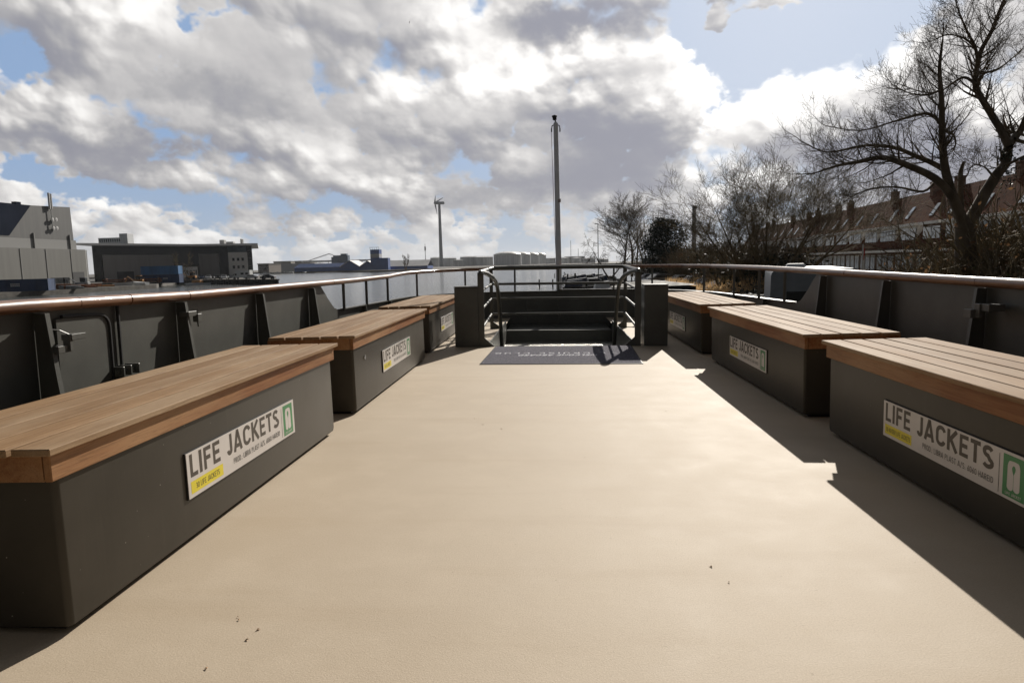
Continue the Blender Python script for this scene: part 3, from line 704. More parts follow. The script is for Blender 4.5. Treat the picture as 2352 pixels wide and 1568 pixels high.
# doormat
def doormat():
    g0 = mat('charcoal_carpet', (.078, .073, .100), .95, var=.25, scale=14, bump=.8, bscale=500, detail=10, stretch=(4, 1, 1))
    t = thing('doormat', 'grey carpet doormat with white upside down lettering in front of the stairs', 'doormat', (.12, 8.43, 0), boat=True)
    P = [(-.935, -.81), (.905, -.815), (.965, .83), (-.885, .79)]
    m = MB(); N = 26; vs = []
    for (f, z) in ((1.0, .002), (1.0, .007), (.985, .009)):
        vs += [(x*f, y*f, z) for x, y in P]
    m.add(vs, [(0, 1, 5, 4), (1, 2, 6, 5), (2, 3, 7, 6), (3, 0, 4, 7), (4, 5, 9, 8), (5, 6, 10, 9), (6, 7, 11, 10), (7, 4, 8, 11)])
    m.build('rubber_edge', BLACK, t)
    m = MB(); m.add([(x*.984, y*.984, .0098) for x, y in P], [(0, 1, 2, 3)]); m.build('carpet', g0, t)
    ink = mat('mat_white_lettering', (.42, .42, .46), .9, var=.2, scale=30)
    def T(u, v, wz): return (-u, -v, .0112+wz)     # reads from the bow
    m = MB(); text(m, 'CRUISE CLUB', -.36, -.03-.10, .115, 1.19, T, .15, .34)
    text(m, 'L', -.55, -.13, .115, .075, T, .15, .3); text(m, '-', -.70, -.13, .115, .075, T, .15, .3)
    m.build('lettering', ink, t); m = MB(); text(m, 'WELCOME ABOARD', -.46, .055, .12, .97, T, .21, .12, slant=.32)
    m.build('lettering', ink, t)
doormat()
# unseen cabin front, added behind the camera to block stray light
t = thing('wheelhouse', 'dark wheelhouse front with a window band, behind the open deck', 'wheelhouse', (.14, -.38, 0), boat=True)
MB().bbox(-2.35, 2.35, -2.2, 0, -.05, 2.5, .03).build('wall', mat('wheelhouse_black', (.018, .018, .018), .6, var=.1), t); MB().bbox(-2.5, 2.5, -2.3, .12, 2.51, 2.62, .02).build('roof', STEEL, t)
for k in range(4): MB().bbox(-2.1+k*1.08, -1.15+k*1.08, -.01, .02, 1.2, 2.1, .01).build('window', mat('wheelhouse_glass', (.015, .017, .02), .08, var=.1), t)
# scraps on the deck
m = MB()
for px, py in ((-.98, 2.02), (-1.02, 2.05), (-.9, 1.98), (-.93, 2.0), (.62, 2.35), (-.6, 4.9), (-.3, 4.6), (.2, 3.9), (-.52, 4.75), (.9, 5.2), (-1.1, 1.6), (.55, 2.5), (-1.0, 1.75)):
    px += rng.uniform(-.05, .05); py += rng.uniform(-.05, .05); r = rng.uniform(.003, .008); a = rng.uniform(0, 6)
    m.add([(px+r*math.cos(a+k*2.1), py+r*math.sin(a+k*2.1), .002+.003*(k % 2)) for k in range(3)] + [(px, py, .006)], [(0, 1, 2), (0, 1, 3), (1, 2, 3), (2, 0, 3)])
o = m.build('deck_crumbs', mat('dry_leaf', (.32, .17, .07), .8)); tag(o, 'brown dry crumbs scattered over the beige deck', 'debris', kind='stuff'); BOAT.append(o)
bpy.context.view_layer.update()
for o in BOAT: o.matrix_world = BOATM @ o.matrix_world
# ================================================================ THE HARBOUR (world frame: water z=0)
def struct(o): o['kind'] = 'structure'; return o
def water():
    m = bpy.data.materials.new('harbour_water'); m.use_nodes = True; nt = m.node_tree; g = G(nt); b = nt.nodes['Principled BSDF']
    b.inputs['Base Color'].default_value = (.035, .040, .036, 1); b.inputs['Roughness'].default_value = .12; b.inputs['IOR'].default_value = 1.33
    tc = g.n('ShaderNodeTexCoord'); O = tc.outputs['Object']
    mp = g.n('ShaderNodeMapping'); nt.links.new(O, mp.inputs[0]); mp.inputs['Scale'].default_value = (.8, 1.3, 1)
    n1 = g.noise(mp.outputs[0], 1.1, 5, .6, .3); n2 = g.noise(O, .06, 3, .5)
    bp = g.n('ShaderNodeBump'); bp.inputs['Strength'].default_value = .55; bp.inputs['Distance'].default_value = .34
    nt.links.new(g.m('ADD', n1, n2), bp.inputs['Height']); nt.links.new(bp.outputs[0], b.inputs['Normal'])
    R = 7000; mb = MB(); mb.add([(-R, -R, 0), (R, -R, 0), (R, R, 0), (-R, R, 0)], [(0, 1, 2, 3)]); struct(mb.build('water', m))
water()
GREYCLAD = mat('grey_cladding', (.105, .105, .103), .6, var=.06, scale=.15, stretch=(6, 6, .3))
GREYLOW = mat('light_grey_cladding', (.145, .143, .132), .6, var=.06, scale=.12, stretch=(6, 6, .3))
PALEBAND = mat('pale_band', (.22, .22, .215), .6, var=.05)
NAVYROOF = mat('navy_roof', (.012, .017, .032), 1.0, var=.1, scale=.2, spec=.05)
DARKGLASS = mat('dark_glass', (.010, .011, .012), .12, var=.05, scale=.4)
BLUEGLASS = mat('blue_glass', (.05, .07, .085), .12, var=.3, scale=.3)
CONC = mat('concrete_quay', (.085, .078, .068), .85, var=.25, scale=.6)
DARKPILE = mat('dark_piling', (.025, .024, .022), .8, var=.3, scale=1.5)
BLUECONT = mat('blue_container', (.05, .16, .34), .55, var=.15, scale=.5, stretch=(1, 1, .2))
NAVYCONT = mat('navy_container', (.028, .055, .13), .55, var=.15, scale=.5, stretch=(1, 1, .2))
SOIL = mat('bank_soil', (.07, .058, .035), .95, var=.4, scale=.8, bump=.5, bscale=6)
WHITEP = mat('white_paint', (.62, .63, .63), .35, var=.04)
PALEWALL = mat('pale_wall', (.42, .42, .42), .7, var=.05)
HBLUE = mat('harbour_blue', (.025, .085, .30), .6, var=.12, scale=.1)
PALEROOF = mat('pale_roof', (.42, .42, .42), .5, var=.06, scale=.1)
TANKM = mat('tank_shell', (.55, .56, .57), .55, var=.10, scale=.12, stretch=(4, 4, .15))
DOMEM = mat('tank_dome', (.60, .59, .56), .42, metal=.3, var=.12, scale=.2)
RUST = mat('rusty_steel', (.16, .060, .025), .8, var=.3, scale=.6)
ORANGE = mat('orange_paint', (.34, .15, .03), .5, var=.15, scale=.6)
CARGL = mat('car_glass', (.015, .017, .02), .08, var=.1)
# quays and land
def land(name, poly, z, zb=-.5, m=None):
    mb = MB(); mb.prism(poly, 2, zb, z); return struct(mb.build(name, m or CONC))
land('left_quay', [(-118, 120), (-114, 192), (-121, 205), (-600, 205), (-600, 40), (-118, 40)], 1.0)
land('car_park_quay', [(-79.5, 196), (-136, 243), (-122, 204.9), (-121, 204), (-600, 205.1), (-600, 340), (-141, 330), (-97, 236)], 1.6)
land('far_left_shore', [(-1500, 340), (-420, 420), (-335, 740), (-225, 700), (-150, 560), (-95, 620), (-60, 900), (-60, 1500), (-1500, 1500)], 1.5)
land('far_shore', [(-330, 1120), (-40, 930), (60, 905), (120, 760), (260, 700), (1500, 700), (1500, 2500), (-1500, 2500), (-1500, 1200)], 1.6)
# right bank: gently rising ground
def bank():
    sh = [(7.0, -40), (5.4, 8), (5.6, 16), (8.5, 30), (11.5, 50), (14.5, 75), (17.5, 100), (21, 125), (26, 160), (30, 240), (60, 420), (130, 705)]
    mb = MB(); off = [(0, -.6), (1.2, .6), (3, 1.35), (9, 1.7), (25, 1.8), (700, 2.2)]
    for x, y in sh: mb.v += [(x+d, y, z) for d, z in off]
    n = len(off)
    for i in range(len(sh)-1):
        for j in range(n-1): mb.f.append((i*n+j, i*n+j+1, (i+1)*n+j+1, (i+1)*n+j))
    struct(mb.build('ground', SOIL, None, True))
bank()
def shore_x(y): return lerp([(-40, 7), (8, 5.4), (16, 5.6), (30, 8.5), (50, 11.5), (75, 14.5), (100, 17.5), (125, 21), (160, 26), (240, 30)], y)
# sheet piling front of the car park quay
t = thing('sheet_piling', 'dark ribbed sheet piling along the front of the car park quay', 'quay wall', (-108, 219, 0))
m = MB(); A = Vector((-79.3, 195.7, 0)); B = Vector((-136.2, 242.8, 0)); d = (B-A).normalized(); nrm = Vector((-d.y, d.x, 0)); nrm = nrm if nrm.y < 0 else -nrm
N = 60
for i in range(N):
    p = A+d*((B-A).length*i/N); q = p+d*.62; r_ = .35
    m.add([p+nrm*r_, q+nrm*r_, q+Vector((0,0,0)), p, p+nrm*r_+Vector((0,0,1.35)), q+nrm*r_+Vector((0,0,1.35)), q+Vector((0,0,1.35)), p+Vector((0,0,1.35))], [(0,1,5,4),(1,2,6,5),(3,0,4,7),(4,5,6,7)])
m.v = [(v[0]+108, v[1]-219, v[2]) for v in m.v]; m.build('piles', DARKPILE, t)
m = MB(); p0 = A+nrm*.5; p1 = B+nrm*.5
m.add([p0+Vector((0,0,1.36)), p1+Vector((0,0,1.36)), B-nrm*.3+Vector((0,0,1.36)), A-nrm*.3+Vector((0,0,1.36)), p0+Vector((0,0,1.7)), p1+Vector((0,0,1.7)), B-nrm*.3+Vector((0,0,1.7)), A-nrm*.3+Vector((0,0,1.7))], [(0,1,5,4),(4,5,6,7),(3,0,4,7),(1,2,6,5)])
m.v = [(v[0]+108, v[1]-219, v[2]) for v in m.v]; m.build('coping', CONC, t)
# ---- large warehouse on the left
def warehouse():
    t = thing('warehouse', 'huge grey corrugated warehouse with a dark navy roof slope, leftmost building', 'warehouse', (-150, 200, 1))
    x = 0
    def P(px, py, Y=None):
        # a point of the facade plane X=-150 as (y, z) in local coordinates
        d = RE @ Vector(((px-CX)/F, -(py-CY)/F, -1.0)); k = -150/d.x
        return (d.y*k-200, CAMZ+d.z*k-1)
    yA = 140-200; yB = P(205, 600)[0]-1.5
    m = MB(); m.prism([(yA, 0), (yB, 0), (yB, 11.3), (yA, 11.3)], 0, 0, -40); m.build('lower_wall', GREYLOW, t)
    m = MB(); m.prism([(yB, 0), (yB, 11.3), (yB+3.2, 11.3), (yB+3.2, 0)], 0, -.0, -.01)
    m = MB(); m.add([(0, yB+.01, 0), (-6, yB+9, 0), (-6, yB+9, 11.3), (0, yB+.01, 11.3), (-30, yB+9, 11.3), (-30, yB, 11.3)], [(0, 1, 2, 3), (3, 2, 4, 5)]); m.build('corner_wall', PALEBAND, t)
    a = P(44, 581)[1]; top = P(92, 507)
    u = [P(-160, 582), P(44, 582), P(93, 507.5), P(190, 514.5), P(201, 566), P(-160, 556)]
    zb = 11.9+2.4
    yR = P(183, 480)[0]
    pl = [(yA, zb), (yR+.0, zb), (yR-0.3, P(178, 475)[1]), (P(92, 471)[0], P(92, 471)[1]), (P(44, 540)[0], P(44, 540)[1]), (yA, P(44, 540)[1])]
    m = MB(); m.prism(pl, 0, -3, -38); m.build('upper_wall', GREYCLAD, t)
    m = MB(); m.box(-2.98, -36, yA, yR+1.0, 11.31, zb); m.build('pale_band', PALEBAND, t)
    # roof slope falling towards the viewer beside the tall gable
    p0 = P(44, 540); p1 = P(92, 471)
    m = MB(); m.add([(-3.05, p0[0]-.1, p0[1]+.05), (-3.05, yA, p0[1]+.05), (-19, yA, p1[1]-.6), (-19, p1[0], p1[1]+.3), (-3.05, p1[0]-.2, p1[1])], [(0, 1, 2, 3, 4)])
    m.add([(-2.9, yA, p0[1]), (-2.9, p0[0], p0[1]), (-2.9, p1[0], p1[1]), (-2.9, yA, p1[1]-.4)], [(0, 1, 2, 3)]); m.build('roof', NAVYROOF, t)
    for px in (48, 107, 164, 209-9):
        y = P(px, 600)[0]; m = MB(); m.box(0, .12, y-.10, y+.10, 0, 11.2); m.build('downpipe', PALEBAND, t)
    for px in (100, 181): 
        y = P(px, 560)[0]; MB().box(-2.97, -2.6, y-.15, y+.15, 11.4, 16).build('downpipe', PALEBAND, t)
    y = P(178, 640)[0]; MB().box(0, .15, y-2.0, y+3.2, 0, 4.2).build('door', mat('dark_door', (.035, .036, .038), .6), t)
    for px in (125, 140, 152): 
        y = P(px, 645)[0]; m = MB(); m.box(0, .12, y-1.4, y+1.5, .3, 2.6); m.build('window', DARKGLASS, t)
    y, z = P(88, 470); MB().box(-6, -7.4, y-1.0, y+.9, z-.5, z+1.0).build('roof_vent', NAVYROOF, t)
    ant = thing('cell_antenna', 'pale twin panel antenna mast fixed to the grey warehouse wall', 'antenna', (-152.9, 200+P(134, 470)[0], 1))
    y = 0
    zz = [P(134, q)[1] for q in (443, 478, 500, 520)]
    MB().tube([(.4, 0, zz[3]-.8), (.4, 0, zz[0]-2)], .12, 6).build('pole', GALV, ant)
    MB().bbox(.2, .7, -.75, -.25, zz[1]-.3, zz[0], .05).build('panel', PALEWALL, ant); MB().bbox(.2, .7, .15, .55, zz[1]-.2, zz[0]-.2, .05).build('panel', PALEWALL, ant)
    for dz, dy in ((-3.4, .0), (-3.3, 1.5), (-6.0, .1), (-5.9, 1.5)):
        m = MB(); m.lathe([(.1, 0), (.55, .15), (.6, .5), (.1, .6)], (0, 0, 0), 10); m.xf(Matrix.Translation((.2, dy, zz[1]+dz)) @ Matrix.Rotation(PI/2, 4, 'Y')); m.build('dish', PALEWALL, ant, True)
    c = thing('roof_chimney', 'small dark flue pipe standing on the navy warehouse roof', 'chimney', (-164, 200+P(40, 500)[0], 1))
    z0 = P(44, 470)[1]
    MB().tube([(0, 3, z0-3.5), (0, 3, z0+2.4)], .35, 8).build('pipe', DARKPILE, c); MB().box(-.8, .8, 1.9, 4.3, z0-3, z0-.6).build('base', DARKPILE, c); MB().box(-.3, .3, 3.2, 4.6, z0+1.2, z0+1.6).build('bracket', DARKPILE, c)
warehouse()
# ---- dark office building with the white canopy roof
def office():
    FAC = mat('office_grey_facade', (.23, .22, .215), .7, var=.05, scale=.15, stretch=(5, 5, .3)); t = thing('office_building', 'dark glazed office building with a thin white overhanging roof beside the car park', 'building', (-140, 260, 1.6))
    A = Vector((-157, 228, 0)); C = Vector((-139.5, 261, 0)); B = Vector((-119.5, 269, 0)); D = Vector((-160, 330, 0)); E = Vector((-106, 320, 0))
    O = Vector((-140, 260, 0)); H = 12.6
    def wall(name, P, Q, a, b, z0, z1, m, out=0.0, depth=.3):
        d = (Q-P); L = d.length; u = d/L; n = Vector((u.y, -u.x, 0)); n = n if n.y < 0 else -n
        p = P+u*(a*L)+n*out-O; q = P+u*(b*L)+n*out-O; k = n*depth
        mb = MB(); vs = [p, q, q-k, p-k]
        mb.add([(v.x, v.y, z0) for v in vs]+[(v.x, v.y, z1) for v in vs], [(0,1,5,4),(1,2,6,5),(2,3,7,6),(3,0,4,7),(4,5,6,7),(3,2,1,0)])
        return mb.build(name, m, t)
    wall('glazing', A, C, 0, 1, 0, H, DARKGLASS); wall('glazing', C, B, 0, 1, 0, H, DARKGLASS)
    wall('grey_panel', A, C, .08, .78, 0, 9.3, FAC, .35); wall('door', A, C, .20, .36, 0, 3.4, MATS['dark_door'], .45, .1)
    wall('grey_panel', C, B, .10, .44, 0, 9.6, FAC, .35)
    wall('corner_block', C, B, .60, .93, 0, 10.0, mat('office_white', (.60, .59, .57), .7, var=.03), .45)
    for (a) in (.665, .745, .825):
        for z in (3.6, 6.6): wall('window', C, B, a, a+.042, z, z+1.2, DARKGLASS, .52, .1)
        wall('window', C, B, a, a+.05, .2, 1.4, DARKGLASS, .52, .1)
    wall('upper_glazing', C, B, .60, .92, 10.02, 12.2, BLUEGLASS, .30)
    for k in range(5): wall('mullion', C, B, .935+k*.014, .937+k*.014, 2, 12.3, mat('grey_mullion', (.12,.13,.135), .5), .12, .1)
    for z in (4.5, 7.5, 10.4): wall('mullion', C, B, .93, 1.0, z, z+.15, MATS['grey_mullion'], .12, .1)
    wall('side_wall', B, Vector((-141, 312, 0)), 0, 1, 0, H, DARKGLASS)
    # roof plate following the bend
    def off(P, q): return (P.x-O.x+q[0], P.y-O.y+q[1])
    poly = [off(A, (-2.5, -5)), off(C, (1.2, -2.2)), off(B, (3.6, -1.6)), off(Vector((-138, 312, 0)), (3, 0)), off(Vector((-175, 300, 0)), (0, 0))]
    MB().prism(poly, 2, H, H+.75).build('roof', mat('roof_white', (.80, .80, .80), .6, var=.02), t)
    for (px, w_, h_) in ((512, 3.2, 2.0), (530, 5.0, 1.2), (556, .8, 2.2)):
        p = at(px, 560, 275); MB().bbox(p.x-O.x-w_/2*.6, p.x-O.x+w_/2*.6, 14, 16, H+.75, H+.75+h_, .1).build('roof_unit', PALEWALL if h_ < 2.1 else GREYCLAD, t)
office()
def flats():
    p = at(255, 560, 520)
    t = thing('apartment_block', 'small white flat roofed block showing above the office roof', 'building', (p.x, 520, 1.5))
    h = p.z+3.2; MB().box(-10, 9.5, 0, 14, 0, h).build('wall', mat('flats_white', (.72, .74, .76), .7, var=.03), t)
    MB().box(6.5, 13, 1, 9, 0, h+3.0).build('stair_tower', MATS['flats_white'], t)
    for k in range(10):
        x = -9.2+k*1.75; MB().box(x, x+1.0, -.1, 0.05, h-3.2, h-1.0).build('window', BLUEGLASS, t)
flats()
# ---- containers
def container(name, label, px, py, Y, L, Hh, m, rz, zbase, logo=None, cat='container', rows=1):
    p = at(px, py, Y); t = thing(name, label, cat, (p.x, Y, zbase), rz)
    mb = MB(); n = int(L/.28); dx = L/n
    # corrugated sides
    for side in (-1, 1):
        y = side*1.22; prof = []
        for i in range(n):
            x = -L/2+i*dx; e = .05*side
            prof += [(x, y), (x+dx*.35, y), (x+dx*.5, y-e), (x+dx*.85, y-e)]
        prof.append((L/2, y))
        k = len(prof); o = len(mb.v); mb.v += [(a, b, .12) for a, b in prof]+[(a, b, Hh-.12) for a, b in prof]
        mb.f += [(o+i, o+i+1, o+k+i+1, o+k+i) for i in range(k-1)]
    mb.box(-L/2, L/2, -1.20, 1.20, Hh-.13, Hh-.02)
    mb.build('corrugated_body', m, t)
    fr = MB()
    for sx in (-1, 1):
        for sy in (-1, 1): fr.box(sx*L/2-.09, sx*L/2+.09, sy*1.24-.08, sy*1.24+.08, 0, Hh)
    for sy in (-1, 1):
        fr.box(-L/2, L/2, sy*1.24-.06, sy*1.24+.06, 0, .14); fr.box(-L/2, L/2, sy*1.24-.06, sy*1.24+.06, Hh-.12, Hh)
    fr.box(-L/2-.05, -L/2, -1.2, 1.2, .05, Hh-.05); fr.box(L/2, L/2+.05, -1.2, 1.2, .05, Hh-.05)
    fr.build('frame', m, t)
    if logo:
        x, z, w_, h_ = logo; lb = MB()
        for r_ in range(2):
            for k in range(5): lb.box(x+k*w_/5, x+k*w_/5+w_/7, -1.31, -1.27, z+r_*h_*.5, z+r_*h_*.5+h_*.32)
        lb.build('white_lettering', WHITEP, t)
    return t
container('shipping_container', 'long navy container on the quay edge at the far left', 56, 660, 150, 12.2, 2.7, NAVYCONT, .09, 1.0, (-2.2, 1.1, 2.2, .8))
pz = 1.6
container('shipping_container', 'brighter blue container, upper one of the stack before the dark office', 373, 640, 214, 12.2, 2.7, BLUECONT, 0, pz+2.75-.6)
container('shipping_container', 'dull blue container, lower one of the stack before the dark office', 374, 640, 214, 12.2, 2.7, NAVYCONT, 0, pz-.6, (.8, 1.2, 1.6, .6))
container('shipping_container', 'short dark skip container with pale rim left of the blue stack', 340, 645, 212, 6.0, 2.4, NAVYCONT, 0, 1.0)
# ---- cars
def car_meshes():
    prof = [(-2.15, .35), (-2.2, .62), (-2.12, .88), (-1.55, .98), (-.95, 1.42), (.55, 1.46), (1.35, 1.10), (1.95, 1.02), (2.15, .75), (2.15, .35)]
    prof = [(x, z) for x, z in prof]
    def body(w=.86):
        m = MB(); n = len(prof)
        def W(z): return w if z < 1.0 else w-.18*(z-1.0)/.46
        vs = [(x, -W(z), z) for x, z in prof]+[(x, W(z), z) for x, z in prof]
        m.add(vs, [tuple(range(n)), tuple(range(n, 2*n))[::-1]]+[(i, n+i, n+(i+1) % n, (i+1) % n) for i in range(n)])
        return m
    return body
car_body = car_meshes()
def make_car(label, loc, rz, paint, parts=True, group='cars parked on the quay', name='parked_car'):
    t = thing(name, label, 'car', loc, rz, group)
    car_body().build('body', paint, t, False)
    gl = MB()
    for s in (-1, 1): gl.add([(x, s*(y), z) for x, y, z in ((-1.25, .865, 1.02), (1.18, .865, 1.04), (.55, .74, 1.38), (-.9, .74, 1.36))], [(0, 1, 2, 3)])
    gl.add([(-1.52, -.7, 1.02), (-1.52, .7, 1.02), (-.99, .6, 1.40), (-.99, -.6, 1.40)], [(0, 1, 2, 3)]); gl.add([(1.36, -.7, 1.11), (1.36, .7, 1.11), (.62, .6, 1.45), (.62, -.6, 1.45)], [(0, 1, 2, 3)])
    gl.build('windows', CARGL, t)
    for sx in (-1.32, 1.32):
        for s in (-1, 1):
            w_ = MB(); w_.lathe([(.1, -.11), (.32, -.11), (.33, 0), (.32, .11), (.1, .11)], (0, 0, 0), 14); w_.xf(Matrix.Translation((sx, s*.80, .33)) @ Matrix.Rotation(PI/2, 4, 'X')); w_.build('wheel', BLACK, t)
    for s in (-1, 1):
        MB().bbox(-2.2, -2.12, s*.62-.16, s*.62+.16, .68, .82, .02).build('headlight', WHITEP, t)
        MB().bbox(2.10, 2.17, s*.62-.14, s*.62+.14, .72, .88, .02).build('tail_light', mat('tail_red', (.35, .02, .02), .3), t)
    return t
CW = mat('car_white', (.55, .56, .57), .25, var=.02, coat=.5); CS = mat('car_silver', (.30, .31, .32), .25, metal=.5, var=.02, coat=.5)
CB = mat('car_black', (.02, .02, .022), .2, var=.02, coat=.5); CG = mat('car_grey', (.10, .105, .115), .25, var=.02, coat=.5); CBL = mat('car_blue', (.03, .05, .10), .25, var=.02, coat=.5)
carspec = [(463, 'dark blue', CBL, 'dark blue car at the left end of the quayside row'), (479, 'w', CW, 'silver white car behind the orange machine on the quay'), (499, 'b', CB, 'black car third in the quayside row'),
           (515, 'w', CW, 'white car fourth in the quayside row'), (531, 'g', CG, 'grey car fifth in the quayside row'), ]
carspec = [(px-8 if False else px, a, b, c) for px, a, b, c in carspec]
for (px, _, cm, lab) in carspec:
    p = at(px, 640, 224+(531-px)*.20); make_car(lab, (p.x, p.y, 1.6), PI/2+.5+random.uniform(-.15, .15), cm)
make_car('white car in front of the motorhome on the quay', (at(577, 645, 211).x, 211, 1.6), .35, CW)
make_car('black car alone at the very end of the pier', (at(616, 642, 203).x, 203, 1.6), .1, CB)
def motorhome(label, loc, rz):
    t = thing('motorhome', label, 'camper van', loc, rz)
    pr = [(-3.0, .5), (-3.0, 2.75), (-2.85, 2.85), (1.0, 2.85), (1.75, 2.75), (2.1, 2.2), (1.9, 1.85), (2.5, 1.25), (3.1, 1.0), (3.15, .5)]
    n = len(pr); m = MB(); m.add([(x, -1.1, z) for x, z in pr]+[(x, 1.1, z) for x, z in pr], [tuple(range(n))[::-1], tuple(range(n, 2*n))]+[(i, (i+1) % n, n+(i+1) % n, n+i) for i in range(n)])
    m.build('body', WHITEP, t)
    for s in (-1, 1):
        for (x0, x1, z0, z1) in ((-2.4, -1.5, 1.5, 2.1), (-.9, .1, 1.5, 2.1), (1.45, 2.1, 1.25, 1.8)): MB().box(x0, x1, s*1.105-.01, s*1.105+.01, z0, z1).build('window', CARGL, t)
        for x in (-1.7, 2.2):
            w_ = MB(); w_.lathe([(.1, -.12), (.36, -.12), (.36, .12), (.1, .12)], (0, 0, 0), 14); w_.xf(Matrix.Translation((x, s*1.0, .36)) @ Matrix.Rotation(PI/2, 4, 'X')); w_.build('wheel', BLACK, t)
    m = MB(); m.add([(1.93, -.95, 1.86), (1.93, .95, 1.86), (2.47, .9, 1.28), (2.47, -.9, 1.28)], [(0, 1, 2, 3)]); m.v = [(x+.03, y, z+.03) for x, y, z in m.v]; m.build('windscreen', CARGL, t)
    return t
motorhome('white motorhome parked among the cars at the end of the quay', (at(558, 642, 219).x, 219, 1.6), PI-.05)
# banner on the quay
p = at(443, 628, 252)
t = thing('billboard', 'white billboard with bold dark letters leaning by the office wall', 'billboard', (p.x, 250, 1.6), .05)
MB().box(-3.3, 3.0, 0, .2, .6, 4.6).build('board', WHITEP, t); MB().box(3.01, 3.25, -.05, .3, 0, 5.2).build('frame', DARKPILE, t); MB().box(-3.3, 3.25, -.05, .3, 4.61, 5.2).build('frame', DARKPILE, t)
m = MB(); text(m, 'GROUI', -2.6, 1.7, 1.7, 5.2, lambda u, v, w_: (u, -.02-w_, v), .2, .16); m.build('lettering', INK, t)
# yard gear on the left quay
def pile(label, px, Y, n, L, mm, z0=1.0, rr=.22, name='pipe_stack'):
    p = at(px, 655, Y); t = thing(name, label, 'pile', (p.x, Y, z0), .1)
    r0 = random.Random(int(px))
    for i in range(n):
        x = (i % 9)*.5-2+r0.uniform(-.1, .1); z = .22+(i//9)*.42
        MB().tube([(x*L/6, -L/2*.3, z), (x*L/6+r0.uniform(-.4, .4)+L*.3, L/2*.3, z)], rr, 7).build('pipe', mm if i % 3 else RUST, t)
pile('rusty pipes stacked on the quay behind the navy container', 140, 160, 22, 7, GALV)
pile('short heap of brown pipes near the warehouse corner', 185, 170, 16, 6, RUST)
pile('low heap of tan pipes by the pale boat hulls', 228, 178, 10, 5, ORANGE)
def machine(label, px, Y, z0, c):
    p = at(px, 650, Y); t = thing('work_machine', label, 'machine', (p.x, Y, z0), .2, 'machines on the quay')
    MB().bbox(-1.6, 1.6, -.9, .9, .5, 1.4, .1).build('body', c, t); MB().bbox(-.4, .9, -.8, .8, 1.42, 2.5, .1).build('cab', CARGL, t)
    MB().bbox(-.5, 1.0, -.85, .85, 2.51, 2.65, .03).build('cab_roof', c, t)
    for x in (-1.2, 1.1):
        for s in (-1, 1):
            w_ = MB(); w_.lathe([(.15, -.2), (.5, -.2), (.5, .2), (.15, .2)], (0, 0, 0), 12); w_.xf(Matrix.Translation((x, s*.95, .5)) @ Matrix.Rotation(PI/2, 4, 'X')); w_.build('wheel', BLACK, t)
    MB().tube([(-1.5, 0, 1.2), (-3.0, 0, 2.4), (-3.8, 0, .8)], .14, 6).build('arm', c, t)
machine('small grey tractor standing before the warehouse door', 190, 176, 1.0, CS)
machine('yellow orange machine left of the blue container stack', 318, 205, 1.0, ORANGE)
machine('orange machine at the left end of the car row', 441, 242, 1.6, ORANGE)
def hullboat(name, label, loc, rz, L=7, col_=None, cabin=True, cover=None, group=None):
    t = thing(name, label, 'boat', loc, rz, group)
    ns = 9; m = MB(); B = L*.17
    for i in range(ns):
        s = i/(ns-1); x = -L/2+L*s; w_ = B*(1-max(0, (s-.45)/.55)**2.2)+.02; sh = .75+.35*s*s
        m.v += [(x, -w_, sh), (x, -w_*.8, .1), (x, 0, -.2+.2*s), (x, w_*.8, .1), (x, w_, sh)]
    for i in range(ns-1):
        for k in range(4): m.f.append((i*5+k, (i+1)*5+k, (i+1)*5+k+1, i*5+k+1))
        m.f.append((i*5+4, (i+1)*5+4, (i+1)*5, i*5))
    m.f.append((0, 1, 2, 3, 4)); m.build('hull', col_ or WHITEP, t)
    if cabin:
        m = MB(); m.add([(-L*.12, -B*.72, .85), (L*.22, -B*.6, .95), (L*.22, B*.6, .95), (-L*.12, B*.72, .85), (-L*.10, -B*.6, 1.75), (L*.10, -B*.5, 1.75), (L*.10, B*.5, 1.75), (-L*.10, B*.6, 1.75)], [(0,1,5,4),(1,2,6,5),(2,3,7,6),(3,0,4,7),(4,5,6,7)]); m.build('cabin', WHITEP, t)
        m = MB()
        for s in (-1, 1): m.add([(-L*.09, s*B*.70, 1.1), (L*.15, s*B*.62, 1.15), (L*.09, s*B*.57, 1.6), (-L*.085, s*B*.64, 1.6)], [(0, 1, 2, 3)])
        m.add([(L*.215, -B*.5, 1.05), (L*.215, B*.5, 1.05), (L*.115, B*.42, 1.66), (L*.115, -B*.42, 1.66)], [(0, 1, 2, 3)]); m.build('window', CARGL, t)
    if cover:
        m = MB(); m.add([(-L*.46, -B*.95, .8), (-L*.12, -B*.95, .9), (-L*.12, B*.95, .9), (-L*.46, B*.95, .8), (-L*.44, -B*.5, 1.5), (-L*.12, -B*.6, 1.9), (-L*.12, B*.6, 1.9), (-L*.44, B*.5, 1.5)], [(0,1,5,4),(1,2,6,5),(2,3,7,6),(3,0,4,7),(4,5,6,7)]); m.build('tarpaulin', cover, t)
    return t
hullboat('boat_hull', 'pale boat hull lying on the left quay, left one of two', (at(283, 650, 186).x, 186, 1.0), .2, 5, cabin=False)
hullboat('boat_hull', 'pale boat hull lying on the left quay, right one of two', (at(322, 650, 190).x, 190, 1.0), 2.9, 5, cabin=False)
p = at(300, 645, 208); t = thing('red_barrier', 'long rusty red steel beam rack before the grey wall', 'beam rack', (p.x, 208, 1.3))
for z in (0.3, .9): MB().box(-9, 10, -.3, .3, z, z+.4).build('beam', RUST, t)
for x in (-8, -2, 4, 9): MB().box(x, x+.3, -.5, .5, 0, 1.6).build('upright', RUST, t)
p = at(470, 658, 226); t = thing('barge', 'low flat work barge moored below the sheet piling', 'barge', (p.x, 226, 0), -.1)
